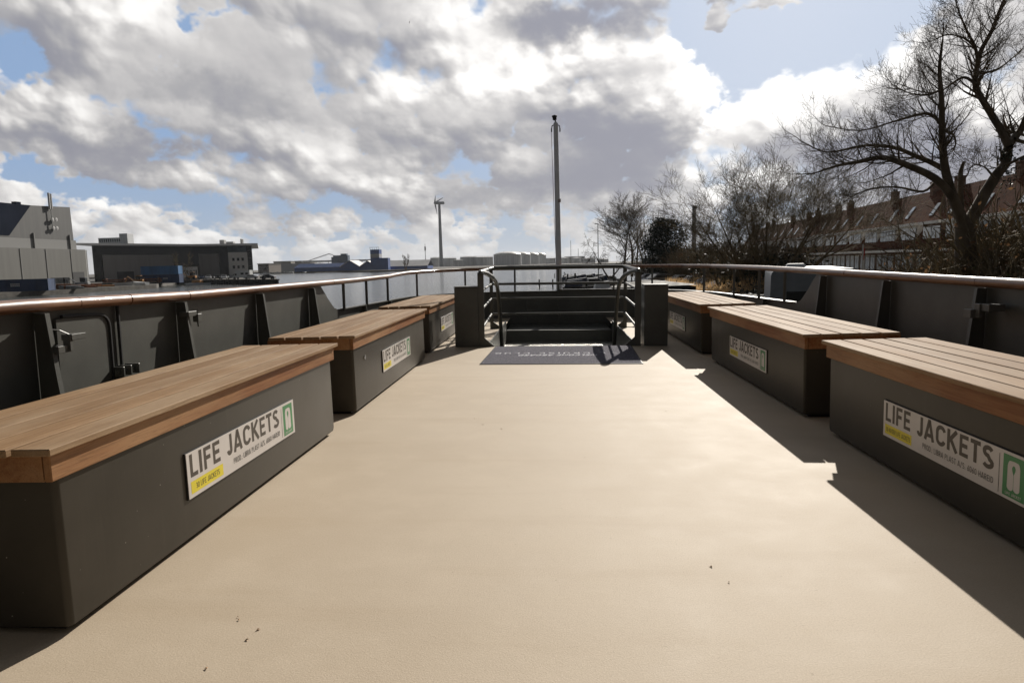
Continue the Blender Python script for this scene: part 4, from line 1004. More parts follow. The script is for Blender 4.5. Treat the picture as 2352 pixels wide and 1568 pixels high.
MB().prism([(-6.5, .5), (-5.5, .05), (5.5, .05), (7.5, .6)], 1, -1.6, 1.6).build('hull', PALEWALL, t); MB().bbox(-4, -1, -1, 1, .61, 1.5, .05).build('deck_box', ORANGE, t)
# ---- far shore buildings
def prismhouse(name, label, px0, px1, pyt, pyr, Y, wallm, roofm, zb=1.5, depth=30, cat='shed', roof='gable', windows=0):
    a = at(px0, pyt, Y); b = at(px1, pyt, Y); ztop = (a.z+b.z)/2; zr = (at(px0, pyr, Y).z+at(px1, pyr, Y).z)/2; xm = (a.x+b.x)/2; h = (b.x-a.x)/2
    t = thing(name, label, cat, (xm, Y, zb)); hw = ztop-zb; hr = zr-zb
    if roof == 'gable':   # gable end faces the viewer
        MB().prism([(-h, 0), (h, 0), (h, hw), (0, hr), (-h, hw)], 1, 0, depth).build('wall', wallm, t)
        m = MB()
        for s in (-1, 1): m.add([(s*(h+.6), -1, hw-.35), (0, -1, hr+.25), (0, depth, hr+.25), (s*(h+.6), depth, hw-.35), (s*(h+.6), -1, hw-.85), (0, -1, hr-.3), (0, depth, hr-.3), (s*(h+.6), depth, hw-.85)], [(0,1,2,3),(4,7,6,5),(0,4,5,1)])
        m.build('roof', roofm, t)
    elif roof == 'side':  # slope faces the viewer
        MB().box(-h, h, 0, depth, 0, hw).build('wall', wallm, t)
        MB().add([(-h-.5, -1, hw), (h+.5, -1, hw), (h+.5, depth/2, hr), (-h-.5, depth/2, hr), (h+.5, depth, hw), (-h-.5, depth, hw)], [(0,1,2,3),(3,2,4,5)]).build('roof', roofm, t)
    else:
        MB().box(-h, h, 0, depth, 0, hw).build('wall', wallm, t); MB().box(-h-.4, h+.4, -.4, depth, hw+.002, hw+.8).build('roof', roofm, t)
    for k in range(windows):
        x = -h+(k+.5)*2*h/windows; MB().box(x-h/windows*.5, x+h/windows*.5, -.12, -.02, hw*.35, hw*.7).build('window', DARKGLASS, t)
    return t
Y0 = 640
prismhouse('harbour_shed', 'pale grey long shed left of the blue warehouses', 613, 722, 607, 604, 700, PALEWALL, PALEROOF, roof='flat')
prismhouse('storage_block', 'left one of two tan flat blocks on the far shore', 628, 668, 601, 599, 980, mat('tan_wall', (.30, .28, .25), .8), PALEROOF, roof='flat', cat='building')
prismhouse('storage_block', 'right one of two tan flat blocks on the far shore', 677, 712, 600, 598, 980, MATS['tan_wall'], PALEROOF, roof='flat', cat='building')
prismhouse('harbour_house', 'small brown building right behind the pier end', 592, 617, 607, 602, 640, mat('brown_wall', (.12, .10, .085), .8), DARKPILE, roof='flat', cat='building', windows=4)
prismhouse('blue_warehouse', 'low blue warehouse, leftmost blue one on the far shore', 676, 790, 614, 605, 640, HBLUE, mat('dull_blue_roof', (.010, .035, .12), .9, var=.1, spec=.1), roof='side', windows=0)
prismhouse('blue_warehouse', 'blue gabled warehouse with pale roof, left of the twin gables', 782, 825, 611, 598, 636, HBLUE, PALEROOF)
prismhouse('blue_warehouse', 'blue gabled warehouse with pale roof, right of the twin gables', 826, 864, 611, 599, 636, HBLUE, PALEROOF)
prismhouse('blue_warehouse', 'blue warehouse with long pale roof right of the blue tower', 884, 982, 611, 597, 640, HBLUE, PALEROOF, roof='side')
p = at(870, 610, 626)
t = thing('silo_tower', 'blue and white striped silo tower with roof railing', 'tower', (p.x, 626, 1.5)); zt = at(862, 573, 626).z-1.5
for i, (a, b, mm) in enumerate(((0, .48, HBLUE), (.48, .60, HBLUE), (.60, .78, PALEWALL), (.78, 1.0, HBLUE))): MB().box(-7.5, .8, 0, 10, zt*a+.01*i, zt*b).build('tower_band', mm, t)
MB().box(-3.5, 9, -1, 8, 0, zt*.58).build('annex', HBLUE, t)
for x in (-7.4, -5.4, -3.4, -1.4, .7): MB().tube([(x, 0, zt), (x, 0, zt+2.2)], .12, 4).build('rail_post', DARKPILE, t)
MB().tube([(-8.5, 0, zt+2.0), (.8, 0, zt+2.0)], .12, 4).build('rail', DARKPILE, t)
for (pp, lab) in (((771, 590), 'left one of two dark blue silo boxes behind the gables'), ((788, 586), 'right one of two dark blue silo boxes behind the gables')):
    p = at(pp[0], pp[1], 900); t = thing('silo_box', lab, 'silo', (p.x, 900, 1.5)); MB().box(-6, 6, 0, 10, 0, p.z-1.5).build('wall', mat('slate_blue', (.06, .10, .17), .7), t); MB().box(-4, 4, 2, 8, p.z-1.49, p.z+.5).build('hood', MATS['slate_blue'], t)
# conveyor gantry
p = at(740, 598, 950); t = thing('conveyor_gantry', 'long pale conveyor gantry behind the blue warehouses', 'conveyor', (p.x, 950, 1.5)); zt = p.z-1.5
MB().box(-30, 75, 0, 5, zt-2.5, zt).build('bridge', TANKM, t)
for x in range(-28, 75, 12): MB().box(x, x+1, 0, 1, 0, zt-2.5).build('leg', TANKM, t)
MB().tube([(-20, 2, zt), (10, 2, zt+9), (22, 2, zt+4)], .6, 5).build('boom', TANKM, t)
# small boats in the distant marina
for i, px in enumerate((608, 622, 636, 655, 668, 700)):
    p = at(px, 622, 640+i*7); words = ('leftmost', 'second', 'third', 'fourth', 'fifth', 'rightmost')
    hullboat('moored_yacht', words[i]+' tiny white yacht of the distant marina', (p.x, p.y, .3), .3*i, 10-(i % 3)*1.5, WHITEP, group='yachts in the distant marina')
# tanks
def tank(label, px0, px1, pyt, Y, dome=0., m=TANKM, name='storage_tank'):
    a = at(px0, pyt, Y); b = at(px1, pyt, Y); r = (b.x-a.x)/2; xm = (a.x+b.x)/2; h = (a.z+b.z)/2-1.6
    t = thing(name, label, 'storage tank', (xm, Y+r, 1.6)); MB().lathe([(r, 0), (r, h)], (0, 0, 0), 40, False).build('shell', m, t, True)
    pr = [(r+.3, h-.3), (r+.3, h+.2)]
    if dome: pr += [(r*math.cos(k*PI/14), h+.2+dome*math.sin(k*PI/14)) for k in range(1, 8)]
    else: pr += [(r*.02, h+.2+r*.10)]
    MB().lathe(pr, (0, 0, 0), 40, False).build('roof', DOMEM if dome else m, t, True)
    for k in range(8 if dome else 3):
        an = PI+.4+k*(PI-.8)/(7 if dome else 2); x, y = (r+.5)*math.cos(an), (r+.5)*math.sin(an); MB().box(x-.35, x+.35, y-.35, y+.35, 0, h).build('stiffener', m, t)
    m2 = MB(); m2.tube([((r+.4)*math.cos(PI+k*PI/16), (r+.4)*math.sin(PI+k*PI/16), h+1.4) for k in range(17)], .12, 4); m2.build('railing', DARKPILE, t)
    return t
for lab, a, b, y_, Y in (('flat grey tank left of the wind turbine foot', 987, 1012, 592, 1250), ('flat grey tank directly behind the turbine foot', 1012, 1046, 593, 1200), ('wide low tank right of the turbine', 1040, 1062, 597, 1160),
                         ('large flat topped tank, left of the big pair', 1055, 1092, 590, 1180), ('large flat topped tank, right of the big pair', 1086, 1131, 590.5, 1170)): tank(lab, a, b, y_, Y)
for k, (a, b, y_, Y) in enumerate(((1131, 1196, 585.5, 1080), (1170, 1218, 585.5, 1180), (1198, 1238, 586, 1260), (1222, 1254, 586.5, 1330))):
    tank(('nearest and biggest', 'second', 'third', 'rightmost')[k]+' domed tank of the row of four shining domes', a, b, y_, Y, dome=(at(a, 577.5+k*.8, Y).z-at(a, y_, Y).z))
for lab, a, b, y_, Y in (('dark flat tank just left of the mast', 1254, 1276, 593, 1250), ('low tank right of the mast', 1288, 1308, 592, 1300), ('square looking pale tank right of the mast', 1312, 1336, 592, 1250),
                         ('pale low tank between mast and poplars', 1338, 1368, 594, 1200), ('small pale tank behind the poplar trunks', 1376, 1398, 595, 1200)): tank(lab, a, b, y_, Y)
p = at(1320, 590, 1500); t = thing('refinery_building', 'dark flat industrial building with a thin aerial beyond the tanks', 'building', (p.x, 1500, 1.6)); MB().box(-22, 22, 0, 10, 0, p.z-.5).build('wall', GREYCLAD, t); MB().tube([(-8, 5, p.z-2), (-8, 5, p.z+34)], .5, 4).build('aerial', GREYCLAD, t); MB().tube([(8, 5, p.z-2), (8, 5, p.z+16)], .5, 4).build('aerial', GREYCLAD, t)
p = at(978, 611, 1100); t = thing('lattice_mast', 'thin lattice radio mast standing left of the wind turbine', 'mast', (p.x, 1100, 1.6)); zt = at(978, 562, 1100).z; MB().tube([(0, 0, 0), (0, 0, zt)], [.7, .3], 4).build('pole', GREYCLAD, t); MB().box(-1, 1, -1, 1, zt*.70, zt*.88).build('antenna_cluster', GREYCLAD, t)
# wind turbine
def turbine():
    Y = 1180; p = at(1014, 611, Y); hub = at(1011.5, 467, Y); H = hub.z-1.6; TW = mat('turbine_grey', (.24, .27, .31), .5, var=.03)
    t = thing('wind_turbine', 'tall grey wind turbine with three blades standing on the far shore', 'wind turbine', (p.x, Y, 1.6))
    MB().tube([(0, 0, 0), (0, 0, H)], [3.4, 2.1], 20).build('tower', TW, t, True)
    MB().bbox(-5.5, 9, -2.6, 2.6, H-1.8, H+2.8, .6).build('nacelle', TW, t)
    h = Vector((-7.6, -.5, H+.6)); m = MB(); m.lathe([(.1, -2.2), (1.6, -1), (2.2, .6), (2.2, 2)], (0, 0, 0), 12); m.xf(Matrix.Translation(h) @ Matrix.Rotation(PI/2, 4, 'Y')); m.build('hub', TW, t, True)
    for (ex, ez, L) in ((1000.2, 449, 0), (1018.5, 453.5, 0), (1004.3, 493, 0)):
        e = at(ex, ez, Y)-Vector((p.x, Y, 1.6)); d = (e-h); L = d.length; d.normalize(); n = d.cross(Vector((0, 1, 0))).normalized()
        m = MB(); st = [(0, .9), (.06, .9), (.18, 1.7), (.5, 1.0), (.85, .5), (1, .15)]
        for s, w_ in st:
            c = h+d*(L*s); m.v += [c-n*w_*.7, c+Vector((0, -.5*(1-s)-.1, 0)), c+n*w_*.9, c+Vector((0, .5*(1-s)+.1, 0))]
        for i in range(len(st)-1):
            for k in range(4): m.f.append((i*4+k, i*4+(k+1) % 4, (i+1)*4+(k+1) % 4, (i+1)*4+k))
        m.build('blade', TW, t)
turbine()
p = at(1594, 558, 620); t = thing('factory_chimney', 'tall slim concrete chimney rising behind the conifer and willow', 'chimney', (p.x, 620, 1.8)); zt = at(1594, 477, 620).z
MB().tube([(0, 0, 0), (0, 0, zt-3)], [1.9, 1.7], 16).build('stack', mat('chimney_concrete', (.22, .21, .20), .8, var=.15, scale=.2), t, True); MB().tube([(0, 0, zt-2.99), (0, 0, zt)], 1.75, 16).build('rim', DARKPILE, t)
p = at(1374, 600, 110); t = thing('street_lamp', 'slim lamp post among the poplar trunks', 'street lamp', (p.x, 110, 1.8)); zt = at(1374, 515, 110).z-1.8
MB().tube([(0, 0, 0), (0, 0, zt)], [.09, .06], 6).build('pole', GREYCLAD, t); MB().bbox(-.5, .1, -.1, .1, zt, zt+.1, .02).build('lamp_head', GREYCLAD, t)
# ---- vegetation
BARK = mat('dark_bark', (.085, .066, .045), .9, var=.3, scale=3, stretch=(1, 1, .3), bump=.5, bscale=12)
TWIG = mat('twig_bark', (.10, .078, .052), .9, var=.3, scale=1.5)
TWIGY = mat('olive_twigs', (.13, .10, .055), .9, var=.35, scale=.8)
REDLEAF = mat('withered_leaves', (.15, .085, .042), .8, var=.5, scale=1.2)
IVY = mat('dark_ivy', (.014, .022, .010), .6, var=.4, scale=1.5)
GREENL = mat('green_leaves', (.045, .060, .014), .7, var=.4, scale=1.5)
def seg_mesh(name, S, m, parent, thick=.03):
    """S: list of (p0,p1,r0,r1) -> one mesh of tapering tubes"""
    if not S: return None
    A = np.array([(*s[0], *s[1], s[2], s[3]) for s in S], np.float32); P0, P1, R0, R1 = A[:, :3], A[:, 3:6], A[:, 6], A[:, 7]
    outV = []; outF = []; base = 0
    for sel, n in ((np.maximum(R0, R1) >= thick, 7), (np.maximum(R0, R1) < thick, 3)):
        p0, p1, r0, r1 = P0[sel], P1[sel], R0[sel], R1[sel]; N = len(p0)
        if N == 0: continue
        d = p1-p0; d /= np.linalg.norm(d, axis=1, keepdims=True)+1e-9
        ref = np.where(np.abs(d[:, 2:3]) < .9, np.array([[0, 0, 1.]]), np.array([[1., 0, 0]])); a = np.cross(d, ref); a /= np.linalg.norm(a, axis=1, keepdims=True); b = np.cross(d, a)
        th = np.arange(n)*2*PI/n; c = np.cos(th)[None, :, None]; s_ = np.sin(th)[None, :, None]; ring = a[:, None]*c+b[:, None]*s_
        v0 = p0[:, None]+ring*r0[:, None, None]; v1 = p1[:, None]+ring*r1[:, None, None]; V = np.concatenate([v0, v1], 1).reshape(-1, 3)
        k = np.arange(n); f = np.stack([k, (k+1) % n, n+(k+1) % n, n+k], 1)[None]+(np.arange(N)*2*n)[:, None, None]+base
        outV.append(V); outF.append(f.reshape(-1, 4)); base += len(V)
    return npmesh(name, np.concatenate(outV), np.concatenate(outF), m, parent, True)
def leaf_mesh(name, pts, size, m, parent, rs):
    n = len(pts); pts = np.asarray(pts, np.float32); a = rs.normal(size=(n, 3)); a /= np.linalg.norm(a, axis=1, keepdims=True); b = rs.normal(size=(n, 3)); b -= (b*a).sum(1, keepdims=True)*a; b /= np.linalg.norm(b, axis=1, keepdims=True)
    s = size*rs.uniform(.6, 1.4, (n, 1)); V = np.stack([pts-a*s, pts+b*s*.5, pts+a*s, pts-b*s*.5], 1).reshape(-1, 3); Fq = np.arange(n*4).reshape(n, 4)
    return npmesh(name, V, Fq, m, parent)
def grow(S, R, p, d, L, r, lev, maxlev, up=.1, spread=.7, kids=(3, 5), bend=.25, ends=None, rmin=.004, shrink=.62):
    n = max(2, 4 if lev < 2 else 3); q = Vector(p); dd = Vector(d).normalized(); pts = [q.copy()]; rr = [r]
    for i in range(n):
        dd = (dd+Vector((R.uniform(-1, 1), R.uniform(-1, 1), R.uniform(-1, 1)))*bend*.45+Vector((0, 0, up))).normalized()
        nq = q+dd*(L/n); r1 = max(rmin*.7, r*(1-.62*(i+1)/n)); S.append((tuple(q), tuple(nq), rr[-1], r1)); q = nq; pts.append(q.copy()); rr.append(r1)
    if lev >= maxlev:
        if ends is not None: ends.append(tuple(q))
        return
    K = R.randint(*kids)
    for k in range(K):
        t = .22+.78*(k+R.random()*.6)/K; i = min(n-1, int(t*n)); f = t*n-i; b = pts[i].lerp(pts[min(n, i+1)], min(1, f))
        ax = (pts[min(n, i+1)]-pts[i]).normalized(); s = ax.orthogonal().normalized(); s.rotate(Matrix.Rotation(R.uniform(0, 2*PI), 3, ax))
        nd = (ax*(1-spread*.55)+s*spread+Vector((0, 0, up))).normalized(); grow(S, R, b, nd, L*shrink*R.uniform(.7, 1.15), max(rmin, rr[i]*.58), lev+1, maxlev, up, spread, kids, bend, ends, rmin, shrink)
    grow(S, R, q, dd, L*shrink, max(rmin, rr[-1]), lev+1, maxlev, up, spread, kids, bend, ends, rmin, shrink)
def big_tree():
    Y = 21.; R = random.Random(3)
    base = at(2222, 690, Y); t = thing('bare_tree', 'large leafless tree with sweeping limbs and a broken stub at the right edge', 'tree', (base.x, Y, 1.6))
    def path(px, dy=0.): return [at(x, y, Y+dy*k/max(1, len(px)-1))-Vector((base.x, Y, 1.6)) for k, (x, y) in enumerate(px)]
    T = []; C = []; ends = []
    def limb(px, r0, r1, dy, kid=3, fromk=1, kidlen=1.2, tr=True, lev=1, maxl=4, up=.10):
        P = path(px, dy); n = len(P)
        # smooth
        Q = []
        for i in range(n-1):
            a = P[max(0, i-1)]; b = P[i]; c = P[i+1]; d = P[min(n-1, i+2)]
            for k in range(4):
                u = k/4; Q.append(.5*((2*b)+(-a+c)*u+(2*a-5*b+4*c-d)*u*u+(-a+3*b-3*c+d)*u**3))
        Q.append(P[-1]); N = len(Q)
        for i in range(N-1):
            ra = r0+(r1-r0)*i/(N-1); rb = r0+(r1-r0)*(i+1)/(N-1); (T if tr and ra > .05 else C).append((tuple(Q[i]), tuple(Q[i+1]), ra, rb))
        for i in range(fromk*4, N-1):
            if kid <= 0: continue
            for _ in range(kid if R.random() < .62 else kid-1):
                ax = (Q[i+1]-Q[i]).normalized(); s = ax.orthogonal().normalized(); s.rotate(Matrix.Rotation(R.uniform(0, 2*PI), 3, ax)); f = i/(N-1)
                nd = (ax*.55+s*.8+Vector((0, 0, .22))).normalized(); grow(C, R, Q[i], nd, kidlen*(1.15-.5*f)*R.uniform(.6, 1.2), max(.012, (r0+(r1-r0)*f)*.38), lev, maxl, up, .75, (2, 3), .35, ends, .0035, .60)
        if kid > 0: grow(C, R, Q[-1], (Q[-1]-Q[-2]).normalized(), kidlen*.8, max(.01, r1), lev, maxl, up, .75, (3, 4), .35, ends, .0035, .62)
    limb([(2222, 700), (2220, 640), (2218, 570), (2216, 515)], .33, .27, 0, 0)
    limb([(2216, 520), (2200, 480), (2180, 425), (2169, 375), (2164, 310), (2163, 230), (2158, 160), (2163, 110)], .17, .03, -.6, 2, 3, .95)
    limb([(2204, 490), (2186, 450), (2148, 410), (2080, 378), (2026, 362), (1970, 372), (1926, 380), (1876, 396)], .14, .022, -1.5, 2, 3, .95)
    limb([(2172, 392), (2140, 374), (2106, 360), (2066, 343), (2026, 335), (1976, 336), (1901, 350), (1850, 330)], .085, .018, .8, 2, 1, .85)
    limb([(2163, 290), (2150, 272), (2126, 261), (2085, 270), (2051, 280), (1976, 300), (1900, 290)], .06, .014, 1.5, 2, 1, .8)
    limb([(2166, 300), (2190, 310), (2194, 335), (2185, 350)], .045, .014, .4, 2, 1, .6)
    limb([(2164, 205), (2130, 218), (2090, 215), (2050, 195)], .04, .012, -1, 2, 1, .7)
    limb([(2208, 500), (2206, 440), (2207, 395), (2214, 372)], .10, .04, .2, 0)
    limb([(2150, 415), (2120, 440), (2060, 430), (1990, 436), (1930, 470)], .045, .012, -1.8, 2, 1, .6)
    limb([(2216, 515), (2236, 492), (2262, 445), (2290, 400), (2311, 372), (2316, 330)], .19, .12, .8, 1, 3, .7)
    limb([(2316, 335), (2300, 300), (2281, 270), (2258, 232), (2241, 200), (2243, 160), (2254, 115), (2276, 75), (2296, 25), (2318, -30), (2330, -90)], .11, .035, 1.2, 2, 2, 1.0)
    limb([(2316, 335), (2334, 312), (2352, 285), (2375, 210), (2400, 120), (2410, 20)], .12, .04, 1.5, 2, 1, 1.1)
    limb([(2243, 195), (2216, 178), (2190, 190), (2160, 210), (2120, 212), (2070, 195)], .045, .012, 1.0, 2, 1, .8)
    limb([(2246, 150), (2240, 110), (2220, 70), (2200, 20), (2190, -20)], .05, .012, -1.0, 2, 1, .9)
    limb([(2250, 130), (2225, 95), (2180, 80), (2140, 95)], .04, .012, .5, 2, 1, .7)
    limb([(2244, 170), (2290, 160), (2330, 130), (2360, 100)], .04, .012, .8, 2, 1, .8)
    limb([(2330, 320), (2380, 330), (2430, 300)], .06, .02, .3, 3, 1, 1.0)
    limb([(2310, 380), (2350, 360), (2400, 340)], .05, .02, -.6, 2, 1, .9)
    limb([(2285, 410), (2262, 385), (2235, 380), (2222, 400)], .035, .012, -.6, 2, 1, .55)
    seg_mesh('trunk', T, BARK, t); cr = seg_mesh('crown', C, TWIG, t)
    rs = np.random.default_rng(5); leaf_mesh('buds', ends, .012, BARK, cr, rs)
    # ivy patch on the right limb
    P = at(2314, 372, Y+.6)-Vector((base.x, Y, 1.6)); pts = np.array(P)+rs.normal(size=(500, 3))*np.array([.14, .14, .38]); leaf_mesh('ivy', pts, .04, IVY, t, rs)
big_tree()
def bare_tree(label, px, pyb, Y, pyt, stems, R, group=None, mats=(BARK, TWIG), kids=(2, 3), spread=.6, up=.10, maxl=5, stemr=.16, lean=.5, name='bare_tree', ground=1.7, first=.36, rmin=.008, xs=1.0):
    b = at(px, pyb, Y); H = at(px, pyt, Y).z-ground; t = thing(name, label, 'tree', (b.x, Y, ground), 0, group); T = []; C = []
    for k in range(stems):
        a = 2*PI*k/max(1, stems)+R.uniform(-.3, .3); ln = lean*R.uniform(.4, 1.1) if stems > 1 else 0.
        d = Vector((math.cos(a)*ln, math.sin(a)*ln*.7, 1)).normalized(); h0 = H*first*R.uniform(.8, 1.15)
        S0 = []; q = Vector((math.cos(a)*stemr*.8*(stems > 1), math.sin(a)*stemr*.8*(stems > 1), 0)); rr = stemr*R.uniform(.8, 1.1)
        for i in range(5):
            d = (d+Vector((R.uniform(-.06, .06), R.uniform(-.06, .06), .05))).normalized(); nq = q+d*h0/5; T.append((tuple(q), tuple(nq), rr*(1-.07*i), rr*(1-.07*(i+1)))); q = nq
            if i >= 2:
                s = Vector((R.uniform(-1, 1), R.uniform(-1, 1), .4)).normalized(); grow(C, R, q, (d*.5+s).normalized(), H*.20, rr*.35, 1, maxl-1, up, spread, kids, .3, None, rmin, .62)
        grow(C, R, q, d, H*(1-first)*.50, rr*.62, 0, maxl, up, spread, kids, .22, None, rmin, .64)
    zm = np.percentile([q[1][2] for q in C], 99.7); k_ = H/zm
    kk = (k_*xs, k_*xs, k_)
    def sc_(L): return [(tuple(v*q for v, q in zip(a, kk)), tuple(v*q for v, q in zip(b_, kk)), r0, r1) for a, b_, r0, r1 in L]
    seg_mesh('trunk', sc_(T), mats[0], t); seg_mesh('crown', sc_(C), mats[1], t); return t
R = random.Random(11)
gp = 'poplars by the marina'
bare_tree('leftmost bare poplar of the group by the marina, leaning left', 1434, 606, 118, 462, 1, R, gp, maxl=5, kids=(3, 4), stemr=.26, spread=.62, up=.08, rmin=.016, first=.38, xs=1.75)
bare_tree('second bare poplar of the marina group, tall and straight', 1451, 606, 122, 442, 1, R, gp, maxl=5, kids=(3, 4), stemr=.24, spread=.55, up=.10, rmin=.016, first=.40, xs=1.75)
bare_tree('third bare poplar of the marina group', 1463, 606, 120, 444, 1, R, gp, maxl=5, kids=(3, 4), stemr=.22, spread=.52, up=.12, rmin=.016, first=.42, xs=1.75)
bare_tree('rightmost bare poplar of the marina group', 1480, 606, 124, 440, 1, R, gp, maxl=5, kids=(3, 4), stemr=.24, spread=.58, up=.09, rmin=.016, first=.38, xs=1.75)
bare_tree('low arching bare tree under the poplars at the water', 1400, 600, 114, 540, 2, R, None, maxl=5, stemr=.14, spread=.8, up=-.02, lean=1.0, rmin=.018)
bare_tree('thin bare tree left of the dark conifer', 1492, 604, 96, 500, 3, R, None, mats=(BARK, TWIGY), maxl=5, stemr=.12, spread=.5, up=.12, rmin=.015, xs=1.5)
bare_tree('faint bare tree behind the dark conifer', 1522, 600, 150, 478, 1, R, None, maxl=5, stemr=.2, spread=.45, up=.15, rmin=.02, xs=1.5)
bare_tree('broad many stemmed willow with dense upright twigs in front of the houses', 1765, 640, 42, 352, 11, R, None, mats=(BARK, TWIGY), maxl=5, kids=(3, 4), stemr=.14, spread=.62, up=.07, lean=1.0, rmin=.007, first=.26, name='willow', xs=1.35)
bare_tree('smaller bare willow leaning left beside the broad willow', 1670, 640, 46, 455, 3, R, None, mats=(BARK, TWIGY), maxl=5, kids=(2, 3), stemr=.10, spread=.7, up=.05, lean=1.2, rmin=.007, first=.3, name='willow')
bare_tree('bare tree behind the roof ridge of the near houses', 2100, 560, 75, 405, 2, R, None, maxl=5, stemr=.15, spread=.5, rmin=.012)
bare_tree('small bare tree beside the silo tower on the far shore', 932, 620, 600, 583, 2, R, None, maxl=4, stemr=.5, spread=.7, rmin=.10, ground=1.5)
bare_tree('bare brownish tree in front of the dark office wall', 425, 640, 222, 578, 2, R, None, mats=(BARK, TWIGY), maxl=5, stemr=.14, spread=.6, up=.1, rmin=.03)
# conifer
def conifer():
    Y = 88; p = at(1530, 606, Y); top = at(1530, 503, Y).z-1.7; t = thing('pine_tree', 'dense dark pine tree with a rounded crown', 'tree', (p.x, Y, 1.7)); rs = np.random.default_rng(3)
    seg_mesh('trunk', [((0, 0, 0), (0, 0, top*.8), .28, .1)], BARK, t); pts = []; S = []
    for k in range(130):
        z = top*rs.uniform(.12, .97); a = rs.uniform(0, 2*PI); f = z/top; rad = top*.30*(math.sqrt(max(0, 1-((f-.42)/.60)**2)))*rs.uniform(.35, 1.22)
        c = np.array([rad*math.cos(a), rad*math.sin(a), z]); S.append(((0, 0, z*.9), tuple(c), .05, .02)); pts.append(c+rs.normal(size=(95, 3))*np.array([.42, .42, .26]))
    seg_mesh('limbs', S, BARK, t); leaf_mesh('crown', np.concatenate(pts), .13, mat('pine_needles', (.018, .026, .016), .7, var=.4, scale=.8), t, rs)
conifer()
def thin(m, tr):
    nt = m.node_tree; b = nt.nodes['Principled BSDF']; src = b.inputs['Base Color'].links[0].from_socket
    t = nt.nodes.new('ShaderNodeBsdfTranslucent'); nt.links.new(src, t.inputs[0]); mx = nt.nodes.new('ShaderNodeMixShader'); mx.inputs[0].default_value = tr
    nt.links.new(b.outputs[0], mx.inputs[1]); nt.links.new(t.outputs[0], mx.inputs[2]); nt.links.new(mx.outputs[0], nt.nodes['Material Output'].inputs[0])
thin(REDLEAF, .3); thin(GREENL, .5)
# bushes: a few shapes, copied
def bush_proto(seed, kind):
    rs = np.random.default_rng(seed); R = random.Random(seed); t = bpy.data.objects.new('bush', None); col.objects.link(t); S = []
    for k in range(40):
        a = R.uniform(0, 2*PI); d = Vector((math.cos(a)*R.uniform(.1, 1.0), math.sin(a)*R.uniform(.1, 1.0), 1)); grow(S, R, (math.cos(a)*.25, math.sin(a)*.25, 0), d, R.uniform(1.0, 1.7), .02, 1, 4, .04, .75, (3, 4), .4, None, .006, .66)
    zm = max(q[1][2] for q in S); S = [(tuple(v/zm for v in a), tuple(v/zm for v in b_), r0*.6, r1*.6) for a, b_, r0, r1 in S]
    E = np.array([s[1] for s in S]); tw = seg_mesh('stems', S, TWIGY, t)
    n = {'brown': 1500, 'ivy': 9000, 'green': 3000, 'bare': 0}[kind]
    if n:
        pts = E[rs.integers(0, len(E), n)]+rs.normal(size=(n, 3))*(.04 if kind == 'brown' else .07); pts[:, 2] = np.maximum(pts[:, 2], .02)
        leaf_mesh('leaves', pts, {'brown': .014, 'ivy': .026, 'green': .022}[kind], {'brown': REDLEAF, 'ivy': IVY, 'green': GREENL}[kind], t, rs)
    return t
PR = {('brown', 0): bush_proto(1, 'brown'), ('brown', 1): bush_proto(2, 'brown'), ('ivy', 0): bush_proto(4, 'ivy'), ('green', 0): bush_proto(5, 'green'), ('bare', 0): bush_proto(6, 'bare')}
used = set()
ordn = ['first', 'second', 'third', 'fourth', 'fifth', 'sixth', 'seventh', 'eighth', 'ninth', 'tenth', 'eleventh', 'twelfth', 'thirteenth', 'fourteenth', 'fifteenth', 'sixteenth', 'seventeenth', 'eighteenth', 'nineteenth', 'twentieth', 'twenty first', 'twenty second', 'twenty third', 'twenty fourth', 'twenty fifth', 'twenty sixth', 'twenty seventh', 'twenty eighth', 'twenty ninth', 'thirtieth', 'thirty first', 'thirty second', 'thirty third', 'thirty fourth', 'thirty fifth', 'thirty sixth', 'thirty seventh', 'thirty eighth', 'thirty ninth', 'fortieth']
BUSH = [(1560, 90, 4.5, 'brown'), (1580, 84, 5.0, 'brown'), (1600, 76, 5.5, 'bare'), (1622, 72, 5.5, 'brown'), (1645, 68, 5.5, 'brown'), (1668, 60, 4.8, 'ivy'), (1700, 56, 5.2, 'brown'), (1728, 50, 4.2, 'ivy'),
        (1760, 43, 4.6, 'ivy'), (1795, 41, 4.0, 'ivy'), (1830, 46, 3.4, 'ivy'), (1655, 52, 2.4, 'brown'), (1690, 46, 2.2, 'green'), (1610, 58, 2.2, 'brown'), (1645, 42, 1.9, 'brown'), (1720, 34, 2.3, 'ivy'), (1745, 27, 2.0, 'ivy'), (1690, 32, 1.6, 'green'), (1660, 34, 1.5, 'brown'),
        (2040, 26, 2.6, 'brown'), (2090, 25, 3.0, 'brown'), (2140, 25, 3.2, 'brown'), (2180, 23, 2.9, 'brown'), (2265, 23, 4.0, 'brown'), (2310, 21, 4.4, 'brown'), (2352, 20, 5.0, 'brown'), (2395, 21, 5.4, 'brown'), (2340, 26, 5.8, 'bare'), (2290, 26, 3.2, 'green'), (2240, 26, 3.2, 'bare'),
        (2110, 30, 3.6, 'bare'), (2010, 32, 2.8, 'bare'), (2330, 17, 3.0, 'green'), (2200, 18.5, 2.3, 'brown'), (2275, 17, 2.5, 'brown'), (2370, 16, 3.4, 'bare'), (1478, 108, 4.2, 'bare'), (1500, 104, 4.5, 'brown'), (1560, 98, 6.0, 'brown')]
kindword = {'brown': 'bush with withered brown leaves', 'ivy': 'dark ivy covered bush', 'green': 'greenish bush', 'bare': 'bare twiggy bush'}
BUSH.sort(key=lambda q: q[0])
